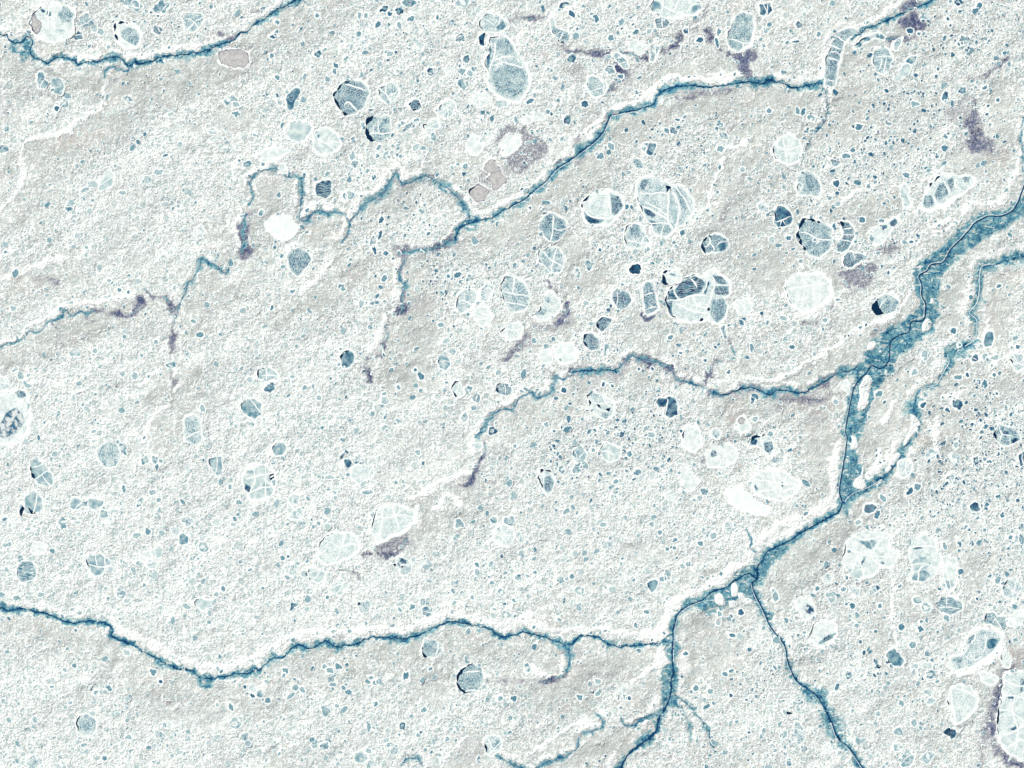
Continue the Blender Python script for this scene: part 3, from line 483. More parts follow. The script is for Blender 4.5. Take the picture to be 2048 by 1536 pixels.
LK('cracked pale lake with black left gash',[(60,925),(75,915),(85,925),(100,940),(108,955),(102,975),(75,970),(65,955)],2.5,'p',rim=3,arc=[(140,215,5)],cr=[[(68,958),(82,950),(100,938)],[(84,950),(92,962),(104,974)],[(62,935),(78,932),(88,925)]])
LK('angular lake with two navy triangles on its left',[(52,990),(68,982),(80,990),(90,1010),(80,1025),(65,1030),(50,1025)],2.8,'p',rim=2.8,cr=[[(75,985),(72,1005),(66,1028)]],pat=[([(38,1022),(45,1012),(49,1018),(42,1034)],6.6,'p'),([(56,1014),(68,1024),(76,1032),(64,1034)],6.6,'p')])
LK('butterfly shaped pale lake',[(138,1005),(145,995),(160,998),(170,1005),(185,995),(208,1003),(205,1018),(190,1022),(170,1014),(150,1022),(140,1018)],2.7,'p',rim=3,cr=[[(166,1000),(158,1010),(148,1020)],[(178,1000),(176,1010),(182,1020)]],pat=[((170,1004,5,4,40),5.0,'p')])
LK('pale cracked lake with a teal tail below it',[(515,742),(522,735),(540,735),(555,748),(555,762),(530,765),(516,757)],2.4,'p',rim=3,arc=[(160,250,2.5)],cr=[[(522,752),(540,750),(555,752)],[(532,736),(534,750),(534,763)]])
LK('teal pear shaped lake with black top left edge',[(683,714),(690,703),(705,703),(713,712),(705,725),(692,737),(684,730)],4.2,'p',rim=3.5,arc=[(180,290,3.5)])
LK('smooth grey rounded lake under faint black flecks',[(542,893),(552,883),(568,887),(574,900),(565,912),(552,912),(545,903)],2.8,'p',rim=3)
LK('shattered lake with a split navy dot',[(488,950),(500,935),(530,930),(550,940),(552,965),(545,985),(520,1003),(500,1000),(489,975)],2.1,'p',rim=3,pat=[((543,953,5,7,20),6.7,'p'),([(490,966),(500,972),(508,982),(498,986),(489,980)],5.6,'p'),((500,945,9,6,-20),2.9,'p'),((530,975,9,7,20),3.2,'p')],cr=[[(490,958),(515,952),(552,945)],[(530,932),(532,960),(530,1000)],[(492,990),(515,978),(548,972)],[(505,936),(510,960),(500,985)],[(536,956),(550,950)],[(532,960),(545,972),(548,982)]])
LK('pale lake below a teal star of open cracks',[(698,938),(715,930),(745,930),(750,945),(740,960),(715,970),(703,957)],2.2,'s',rim=3,cr=[[(700,940),(715,930),(722,922)],[(745,935),(738,950),(742,962)]],pat=[((696,926,10,7,30),4.3,'p'),((693,903,4,3,0),6.2,'p'),((684,912,2,8,40),5.4,'p'),((715,926,10,2.5,10),4.6,'p')])
LK('leftmost of three thick rimmed clustered lakes',[(913,600),(920,585),(935,577),(950,580),(956,595),(945,610),(932,622),(920,630),(914,615)],2.6,'s',rim=5,cr=[[(918,600),(930,602),(945,612)],[(930,602),(928,585)]])
LK('upright thick rimmed lake of the clustered three',(975,586,12,20,5),2.8,'s',rim=5,cr=[[(965,580),(978,576),(986,580)]])
LK('snow covered lowest lake of the clustered three',[(942,635),(955,618),(975,618),(987,635),(980,648),(960,650)],.9,'p',rim=4.5,cr=2)
LK('cracked mottled lake right of the clustered three',[(1003,565),(1010,553),(1030,552),(1045,562),(1057,580),(1060,600),(1050,620),(1022,625),(1012,605),(1002,585)],2.9,'s',rim=3.5,cr=[[(1003,580),(1025,588),(1058,592)],[(1025,588),(1030,552)],[(1012,605),(1035,608),(1055,612)]],pat=[((1018,568,10,8,0),3.6,'s')])
LK('pale lake with blue shadowed shrubs on lower right',[(1002,665),(1015,650),(1040,645),(1048,660),(1040,675),(1015,682)],1.9,'s',rim=3.5,cr=2)
LK('grey lake crossed by one bar in the centre plain',[(877,715),(888,706),(900,712),(902,728),(892,742),(878,735)],2.8,'p',rim=3,cr=[[(876,724),(890,722),(903,725)]])
LK('lake traced by a dashed black left outline',[(903,778),(909,764),(920,764),(926,775),(932,786),(922,795),(912,795)],2.2,'s',rim=3.2,arc=[(95,280,3)],cr=1)
LK('teal lake with a double dark bracket on its left',[(991,775),(1000,767),(1020,770),(1026,783),(1015,792),(998,790)],3.9,'s',rim=3,arc=[(140,250,3)],cr=1)
LK('teal speckled hexagonal lake in the middle of the picture',[(1222,600),(1225,585),(1235,579),(1255,585),(1262,600),(1255,615),(1240,620),(1228,610)],4.5,'s',rim=3.4,cr=[[(1232,582),(1236,598),(1232,612)]])
LK('small solid navy pond with a snowy cap',(1271,540,12,10,0),6.0,'p',rim=3)
LK('hourglass shaped teal lake with snowy toe',[(1284,580),(1290,565),(1305,567),(1308,585),(1313,605),(1318,618),(1300,630),(1290,625),(1288,605)],4.0,'s',rim=3.2,thick=(80,4),cr=[[(1285,592),(1297,588),(1308,585)],[(1289,620),(1305,614),(1316,616)]])
LK('upper of two dark teal lakes with black left arcs',[(1195,655),(1194,642),(1205,634),(1220,638),(1225,645),(1212,660),(1202,664)],4.8,'s',rim=3.8,arc=[(130,280,4)])
LK('lower of two dark teal lakes with black left arcs',[(1166,680),(1169,667),(1185,667),(1200,680),(1198,694),(1182,701),(1172,692)],4.2,'s',rim=4.5,arc=[(130,260,3.5)],pat=[([(1174,676),(1186,670),(1198,681),(1194,692),(1180,694)],4.8,'s')])
LK('bent pale lake hugged by a dark blue shrub crescent',[(1065,630),(1080,620),(1085,600),(1090,585),(1105,583),(1118,600),(1122,615),(1110,630),(1085,640)],2.0,'s',rim=3,thick=(60,2),pat=[((1083,624,14,7,-25),3.0,'s'),((1095,600,7,9,0),3.0,'s')],cr=[[(1088,600),(1100,612),(1118,612)]])
LK('bright white snow covered lake, right one of a pair',[(1108,695),(1120,690),(1145,688),(1155,705),(1148,722),(1130,727),(1112,714)],.3,'p',rim=5)
LK('ghostly pale lake, left one of a pair',[(1077,715),(1082,702),(1098,698),(1105,712),(1102,728),(1088,732)],1.1,'p',rim=4)
LK('round pale lake with black ring at upper left',[(1324,550),(1332,543),(1350,541),(1365,550),(1360,565),(1342,571),(1327,564)],1.3,'s',rim=3,arc=[(110,260,6)],pat=[((1345,549,7,3,20),4,'p')])
LK('vast shattered lake of teal wings and white centre',[(1332,600),(1336,580),(1352,570),(1368,556),(1390,550),(1408,556),(1416,546),(1430,543),(1446,550),(1460,570),(1458,592),(1450,600),(1456,615),(1450,636),(1435,648),(1415,642),(1395,645),(1365,640),(1350,635),(1340,628)],2.0,'s',rim=4,pat=[([(1348,582),(1358,568),(1372,558),(1390,552),(1404,558),(1411,568),(1402,584),(1382,590),(1360,598)],5.1,'w'),([(1333,600),(1338,582),(1350,578),(1356,600),(1342,604)],5.6,'w'),([(1332,604),(1344,603),(1345,635),(1336,622)],5.1,'w'),([(1425,550),(1444,553),(1456,568),(1442,570),(1430,562)],5,'s'),([(1424,572),(1458,572),(1456,590),(1430,590)],4.7,'s'),([(1422,600),(1448,597),(1455,612),(1449,634),(1434,646),(1420,630)],4.2,'s'),([(1404,588),(1414,560),(1420,566),(1412,590)],3.9,'p'),((1417,618,3,3,0),6.8,'p'),((1403,640,4,3,0),6.6,'p')],cr=[[(1344,572),(1352,590),(1358,600)],[(1336,600),(1358,600),(1385,592),(1412,590)],[(1418,548),(1430,565),(1420,600),(1412,620)],[(1404,590),(1412,572),(1416,558)],[(1380,556),(1390,566),(1394,576)],[(1350,606),(1380,620),(1415,628)],[(1428,570),(1458,570)],[(1385,592),(1395,610),(1416,618)]])
LK('little teal boot at the foot of the shattered lake',[(1440,655),(1450,650),(1452,668),(1456,676),(1450,678),(1445,668)],4.2,'s',rim=3)
LK('faint white cluster lake right of the shattered lake',[(1465,605),(1475,595),(1495,597),(1507,610),(1500,628),(1480,628)],1.1,'p',rim=1.8,cr=2)
LK('broken oval lake holding two black holes',[(1173,792),(1186,784),(1205,790),(1225,805),(1230,825),(1215,838),(1200,830),(1182,816)],2.4,'s',rim=3.2,arc=[(180,235,3.5)],pat=[([(1190,806),(1198,808),(1202,815),(1196,814)],6.8,'p'),((1217,819,4,4,0),6.8,'p'),((1209,832,9,7,20),4.0,'s'),((1188,793,10,6,20),3.5,'s')],cr=[[(1177,800),(1190,806),(1202,808),(1222,804)],[(1190,806),(1200,820),(1220,824)],[(1206,792),(1212,806),(1226,814)]])
LK('two lobed teal lake parted by a white crack',[(1312,805),(1320,796),(1332,800),(1340,792),(1352,798),(1357,812),(1353,830),(1338,836),(1326,828),(1333,816),(1318,816)],4.4,'p',rim=3.2,cr=[[(1335,796),(1334,812),(1330,830)]])
LK('pale lake in double white rims on the right plain',[(1365,875),(1370,855),(1390,850),(1403,865),(1403,890),(1390,903),(1370,895)],1.6,'s',rim=5,thick=(90,5),cr=3)
LK('sprawling snowy lake with a teal spot on left',[(1415,905),(1430,890),(1460,885),(1478,900),(1475,920),(1450,933),(1418,935)],1.5,'s',rim=1.8,thick=(90,3),pat=[((1427,907,6,8,20),4.5,'s'),((1440,888,10,5,20),3.3,'s')],cr=3)
LK('dark teal lake of two lobes with navy upper edge',[(1497,885),(1506,874),(1530,870),(1546,880),(1550,898),(1540,910),(1528,900),(1515,892),(1502,896)],2.2,'s',rim=3.2,arc=[(190,290,3.5)],pat=[((1506,883,9,8,-20),4.8,'p'),([(1528,885),(1544,882),(1548,898),(1540,909),(1529,900)],5.1,'s')],cr=[[(1522,872),(1524,888),(1530,900)]])
LK('pale lake with fan cracks, right one of two',[(1198,900),(1210,885),(1230,887),(1245,900),(1238,918),(1220,925),(1205,915)],2.1,'p',rim=3.2,cr=[[(1200,905),(1215,903),(1232,912)],[(1215,903),(1222,888)],[(1215,903),(1218,922)]])
LK('grey cracked lake, left one of two',[(1145,910),(1150,897),(1165,893),(1175,905),(1170,920),(1155,928)],2.7,'p',rim=3,cr=2,arc=[(160,230,2)])
LK('teal lake with snowy left half in black outline',[(1075,955),(1079,941),(1090,937),(1102,945),(1110,962),(1105,980),(1093,987),(1083,975)],2.4,'s',rim=3,arc=[(120,300,4)],pat=[([(1090,952),(1102,952),(1109,964),(1104,979),(1094,985),(1086,974)],4.1,'s')],cr=[[(1088,945),(1087,960),(1083,974)]])
LK('blank pale lake in the white central plain',[(1360,950),(1372,932),(1385,950),(1400,965),(1385,985),(1365,980)],1.2,'p',rim=1.6)
LK('brightest pure white lake, three lobes long',[(1450,985),(1470,975),(1485,968),(1490,985),(1505,990),(1525,1000),(1540,1015),(1535,1030),(1510,1030),(1480,1018),(1460,1005)],0,'p',rim=5)
LK('big whitish lake webbed with cracks, teal pinhole inside',[(1505,958),(1520,945),(1545,940),(1575,948),(1600,965),(1592,985),(1570,998),(1540,1000),(1515,990),(1505,970)],1.5,'s',rim=4,pat=[((1564,968,3,4,0),5.6,'p'),((1560,987,2,4,20),5,'p'),((1512,976,3,8,-30),4.2,'p')],cr=[[(1508,960),(1535,962),(1562,968),(1598,970)],[(1545,942),(1550,965),(1562,968)],[(1562,968),(1560,985),(1555,1000)],[(1515,985),(1540,980),(1562,970)],[(1575,950),(1565,968)],[(1562,985),(1580,978),(1595,980)]])
LK('snowy lake with a dark brown spot on top',[(1470,850),(1475,836),(1490,832),(1500,848),(1500,862),(1485,866),(1475,860)],.9,'p',rim=3,pat=[((1482,841,8,7,20),3.5,'b')])
LK('great white oval lake with thick snowy lower bank',[(1572,570),(1580,555),(1605,548),(1640,550),(1660,565),(1663,588),(1650,605),(1625,622),(1610,628),(1590,615),(1575,595)],1.5,'s',rim=5,thick=(50,13),cr=[[(1576,578),(1610,573),(1655,568)],[(1610,573),(1606,600),(1600,620)],[(1625,572),(1630,600)]])
LK('speckled lake with navy crescent beside the blue floodplain',[(1748,616),(1753,600),(1770,587),(1790,590),(1800,605),(1790,620),(1768,630),(1757,626)],3.7,'s',rim=4,arc=[(110,215,8)],cr=[[(1772,588),(1785,592),(1798,602)],[(1756,622),(1765,605),(1775,598)]])
LK('tall grey blue pond near the right branch river',[(1970,672),(1975,662),(1986,664),(1988,680),(1982,692),(1970,694),(1967,684)],3.5,'p',rim=3.2)
LK('ring shaped dark pond right of the branch river blotch',(1950,716,8,8,0),5.2,'p',rim=3.4,cr=1)
LK('thick rimmed oval lake below the branch river',[(1795,940),(1800,922),(1815,917),(1827,925),(1825,940),(1810,955),(1798,953)],2.3,'s',rim=4,cr=3)
LK('ragged cracked lake in the dotted pond field',[(1895,955),(1905,945),(1920,948),(1923,960),(1912,968),(1900,964)],3.1,'s',rim=3,cr=4)
LK('angular lake of navy panes near the right edge',[(1988,862),(1997,850),(2010,852),(2030,862),(2040,878),(2025,890),(2000,888),(1990,880)],3.5,'s',rim=3,arc=[(150,230,3)],pat=[([(2021,880),(2032,873),(2039,878),(2028,889)],5.4,'p'),((1990,893,7,5,20),5.4,'p'),((2012,868,8,7,20),4.6,'p')],cr=[[(1998,852),(2004,868),(2024,872)],[(2004,868),(1998,886)],[(2020,874),(2020,888)]])
LK('dark teal smooth pond low in the dotted field',(1950,1014,11,9,20),5.0,'p',rim=2.5)
LK('dark teal pond beside the river junction',[(1727,1022),(1732,1008),(1744,1006),(1754,1014),(1748,1024),(1736,1028)],4.7,'p',rim=2.8)
LK('cross barred lake cut by the right edge',(2046,918,9,15,0),4.6,'p',rim=3,cr=2)
LK('mottled lake at the right edge above the pond field',(2035,725,18,14,0),2.6,'s',rim=3,cr=4)
LK('teal streaked lake near the lower left edge',[(33,1140),(42,1122),(58,1122),(70,1135),(70,1155),(60,1170),(42,1165),(32,1153)],3.6,'w',rim=3.5,cr=[[(44,1165),(55,1162),(68,1160)],[(58,1148),(70,1143)]],arc=[(160,190,2.5)])
LK('shattered grey lake in the lower left plain',[(180,1110),(200,1108),(215,1118),(228,1125),(215,1135),(205,1150),(188,1150),(178,1135),(172,1118)],2.5,'p',rim=2.6,cr=[[(176,1128),(195,1134),(215,1132)],[(208,1112),(210,1130),(206,1148)],[(190,1110),(195,1134)]])
LK('smooth grey egg shaped pond on the lower left plain',[(357,1085),(360,1070),(368,1066),(376,1075),(375,1089),(362,1090)],3.0,'p',rim=2.8)
LK('pale smooth lake with stretched right tip',[(389,1205),(398,1197),(415,1197),(427,1200),(424,1212),(408,1220),(393,1215)],2.2,'p',rim=3)
LK('round grey speckled lake at the bottom left',[(152,1445),(158,1432),(178,1430),(195,1445),(190,1465),(168,1475),(155,1465)],2.9,'s',rim=3)
LK('pale rimmed lake with a rusty arc at upper left',[(637,1095),(650,1072),(680,1062),(705,1070),(720,1090),(712,1108),(685,1122),(655,1130),(635,1115)],2.0,'s',rim=2.2,thick=(60,5),cr=[[(640,1080),(660,1085),(680,1095)],[(680,1095),(700,1088),(716,1090)],[(680,1095),(678,1110),(670,1124)],[(690,1066),(688,1080),(680,1095)],[(638,1112),(650,1100),(655,1085)]])
LK('large pale webbed lake above a brown purple patch',[(745,1040),(750,1020),(770,1010),(800,1008),(825,1018),(830,1038),(810,1058),(780,1075),(755,1085),(742,1065)],2.0,'s',rim=2.4,thick=(50,9),cr=[[(748,1032),(775,1036),(800,1030),(828,1035)],[(785,1010),(790,1030),(798,1055)],[(790,1030),(808,1018)],[(760,1012),(765,1040),(755,1080)]])
LK('ghost white rounded lake with small cracks, upper of two',(632,1152,20,15,10),1.9,'p',rim=1.8,cr=2)
LK('ghost white rounded lake with small cracks, lower of two',(678,1177,17,14,10),1.8,'p',rim=2,cr=2)
LK('gathering of teal and pale panes near the lower centre',[(796,1125),(800,1116),(814,1118),(822,1128),(822,1145),(812,1152),(800,1148),(802,1135)],2.5,'s',rim=2.8,pat=[((806,1122,9,6,10),4.3,'p'),((803,1134,4,2.5,0),6.4,'p'),((785,1149,5,5,0),4.6,'p'),((790,1130,2.5,3,0),6.5,'p')],cr=[[(800,1128),(812,1130),(822,1128)]])
LK('small pale lake with navy cap and teal side piece',[(714,1212),(720,1202),(738,1200),(744,1210),(738,1225),(722,1227)],2.7,'s',rim=2.8,arc=[(190,250,4)],pat=[((748,1222,6,8,30),4.9,'s')],cr=[[(740,1208),(742,1220),(738,1227)]])
LK('teal lake just under the lower river',[(845,1290),(852,1278),(872,1278),(885,1290),(883,1305),(870,1317),(850,1315),(845,1305)],3.6,'s',rim=3,arc=[(115,190,4)],cr=[[(874,1280),(876,1298),(870,1316)],[(876,1298),(886,1292)]])
LK('round teal lake with a long black left crescent',[(915,1350),(925,1335),(945,1328),(965,1338),(966,1360),(958,1380),(938,1390),(920,1380),(912,1365)],3.7,'s',rim=3,arc=[(100,285,5.5)],cr=[[(930,1345),(945,1343),(962,1342)],[(925,1385),(940,1380),(958,1382)]])
LK('pale lake with black left stroke near the bottom',[(968,1485),(975,1472),(990,1470),(1003,1480),(1000,1500),(985,1510),(970,1505)],2.5,'s',rim=2.8,arc=[(130,200,4)],cr=3,pat=[((995,1487,7,7,0),3.8,'p')])
LK('cracked pale grey lake left of the central plain',[(990,1060),(1003,1050),(1025,1055),(1030,1075),(1020,1095),(1003,1090),(988,1080)],2.2,'s',rim=3,cr=4)
LK('teal triangular lake above the lower stream junction',[(1295,1165),(1308,1158),(1318,1162),(1314,1176),(1304,1186),(1298,1178)],3.4,'p',rim=3)
LK('wide white shattered lake with teal slivers',[(1685,1120),(1690,1090),(1705,1068),(1735,1062),(1768,1066),(1784,1074),(1776,1092),(1797,1104),(1785,1138),(1762,1132),(1748,1152),(1718,1160),(1708,1140),(1692,1142)],1.5,'s',rim=0.9,pat=[([(1710,1080),(1735,1080),(1748,1092),(1742,1100),(1725,1090)],3.6,'p'),([(1738,1080),(1755,1078),(1745,1098)],3.2,'p'),((1698,1103,4,3,0),5.0,'p'),((1725,1125,2.5,14,25),5.0,'p'),((1765,1126,5,3,20),4.6,'p'),((1712,1145,16,12,0),1.9,'p'),((1755,1110,16,10,-20),1.6,'p')],cr=[[(1690,1095),(1715,1105),(1740,1112),(1790,1115)],[(1705,1070),(1730,1080),(1765,1072)],[(1740,1112),(1755,1090),(1770,1068)],[(1715,1105),(1722,1130),(1730,1155)],[(1700,1150),(1712,1125),(1716,1105)],[(1740,1112),(1760,1130),(1785,1138)]])
LK('tall pale lake with grey floor and teal top corner',[(1822,1075),(1838,1078),(1852,1068),(1874,1086),(1870,1100),(1886,1112),(1872,1150),(1845,1165),(1815,1160),(1826,1140),(1820,1115)],1.9,'s',rim=0.9,pat=[([(1828,1145),(1850,1140),(1862,1150),(1850,1163),(1822,1160)],3.0,'p'),((1835,1096,10,3,0),5.0,'p'),((1820,1084,3,8,0),4.5,'p'),([(1824,1120),(1850,1110),(1865,1130),(1845,1140),(1826,1140)],2.4,'p')],cr=[[(1822,1095),(1850,1092),(1880,1095)],[(1836,1165),(1838,1140),(1850,1130)],[(1822,1130),(1850,1128),(1875,1138)]])
LK('column shaped whitish lake with a grey disc',[(1885,1115),(1900,1110),(1915,1120),(1912,1150),(1910,1175),(1895,1182),(1882,1170),(1885,1140)],1.2,'p',rim=0.9,pat=[((1898,1168,11,9,0),3.0,'p')],cr=2)
LK('fuzzy pale lake with a dark shrub spot',[(1588,1202),(1600,1196),(1618,1198),(1632,1215),(1630,1232),(1610,1240),(1598,1225)],1.7,'s',rim=1,pat=[((1618,1218,9,11,-30),5,'b')])
LK('rimmed lake with a slanted navy bar',[(1620,1270),(1628,1250),(1650,1245),(1672,1250),(1674,1268),(1655,1290),(1640,1295),(1625,1285)],1.7,'s',rim=3.4,pat=[((1654,1277,17,5,-27),5.6,'s')],cr=[[(1625,1265),(1645,1255),(1652,1246)],[(1645,1255),(1660,1262)]])
LK('teal shovel shaped lake with black lower left flecks',[(1772,1310),(1778,1300),(1790,1295),(1798,1305),(1808,1322),(1800,1333),(1785,1332),(1775,1322)],3.7,'p',rim=3,pat=[((1757,1333,6,4,20),6.3,'p'),((1752,1324,2.5,5,0),6.2,'p'),((1768,1322,7,5,0),3.0,'s')])
LK('mottled teal lake with a teal stub beneath',[(1873,1205),(1885,1192),(1905,1192),(1922,1205),(1922,1220),(1905,1230),(1885,1225),(1873,1215)],3.3,'w',rim=3.2,cr=[[(1875,1218),(1890,1214),(1920,1218)],[(1894,1214),(1892,1194)]])
LK('grey ringed lake near the right edge',[(2007,1175),(2015,1160),(2033,1158),(2040,1175),(2035,1195),(2020,1198),(2008,1188)],2.5,'s',rim=3.4,arc=[(190,260,1.6)],cr=2)
LK('teal twin pane lake over the long slanted lake',[(1968,1240),(1972,1226),(1985,1224),(1995,1234),(2008,1236),(2014,1250),(2006,1262),(1992,1258),(1982,1250),(1972,1250)],3.8,'s',rim=3.2,arc=[(170,230,2)],cr=[[(1984,1246),(1995,1234)],[(1992,1238),(2000,1250),(2006,1262)]])
LK('long slanted lake with broad snowy right bank',[(1897,1332),(1905,1314),(1925,1308),(1933,1298),(1935,1275),(1955,1262),(1985,1262),(2005,1272),(1998,1292),(1970,1318),(1935,1338),(1910,1342)],2.6,'s',rim=4,thick=(40,9),pat=[((1942,1280,6,14,20),4.0,'s'),([(1975,1278),(2000,1276),(1992,1292),(1978,1300),(1970,1290)],3.9,'p'),((1915,1320,12,7,-10),3.6,'s')],cr=[[(1938,1290),(1948,1280),(1952,1266)],[(1970,1268),(1972,1285),(1966,1305)],[(1930,1310),(1945,1320),(1965,1312)]])
LK('white lake with dark streak at the right edge',(2036,1240,15,18,0),.9,'p',rim=4,pat=[((2040,1256,8,4,0),5.0,'s')])
LK('small rimmed grey lake above the shrubby strip',(2012,1318,11,12,0),2.4,'s',rim=3.2,cr=1)
LK('snow white lake left of the teal shrubby strip',(1978,1357,14,12,0),.8,'p',rim=4,cr=1)
LK('snowy club shaped lake above a navy pond',[(1895,1400),(1903,1376),(1925,1367),(1946,1374),(1958,1395),(1950,1418),(1930,1440),(1912,1450),(1900,1440),(1903,1420)],2.0,'s',rim=2,cr=2)
LK('navy pond at the foot of the club shaped lake',(1900,1467,10,10,0),5.9,'p',rim=3)
LK('teal lake with black hook at its upper left',[(1588,1445),(1600,1446),(1612,1465),(1610,1480),(1597,1487),(1588,1470)],3.2,'s',rim=3,pat=[((1563,1438,2.5,8,10),6.6,'p'),((1577,1426,8,2.4,10),6.6,'p'),((1592,1436,11,5,20),3.0,'s'),((1570,1448,3,4,0),6.4,'p')],cr=1)
LK('huge cracked lake cut by the lower right edge',[(2010,1352),(2035,1342),(2090,1340),(2090,1530),(2040,1520),(2010,1500),(1994,1460),(1995,1420),(2003,1385)],1.9,'s',rim=2.5,pat=[((2022,1393,7,5,-20),4.2,'p'),((2030,1455,10,4,-30),4.4,'p'),((2044,1370,6,12,0),4.6,'s'),((2005,1425,5,2,0),4.6,'p')],cr=[[(2003,1390),(2030,1392),(2060,1400)],[(2010,1360),(2035,1372),(2060,1370)],[(1995,1420),(2020,1422),(2055,1450)],[(2000,1470),(2030,1462),(2060,1440)],[(2030,1392),(2025,1422),(2035,1460),(2030,1505)],[(2012,1500),(2040,1480),(2060,1490)]])
LK('white wedge lake beside the main river',[(1683,768),(1694,760),(1700,776),(1697,790),(1690,780)],1.0,'p',rim=3)
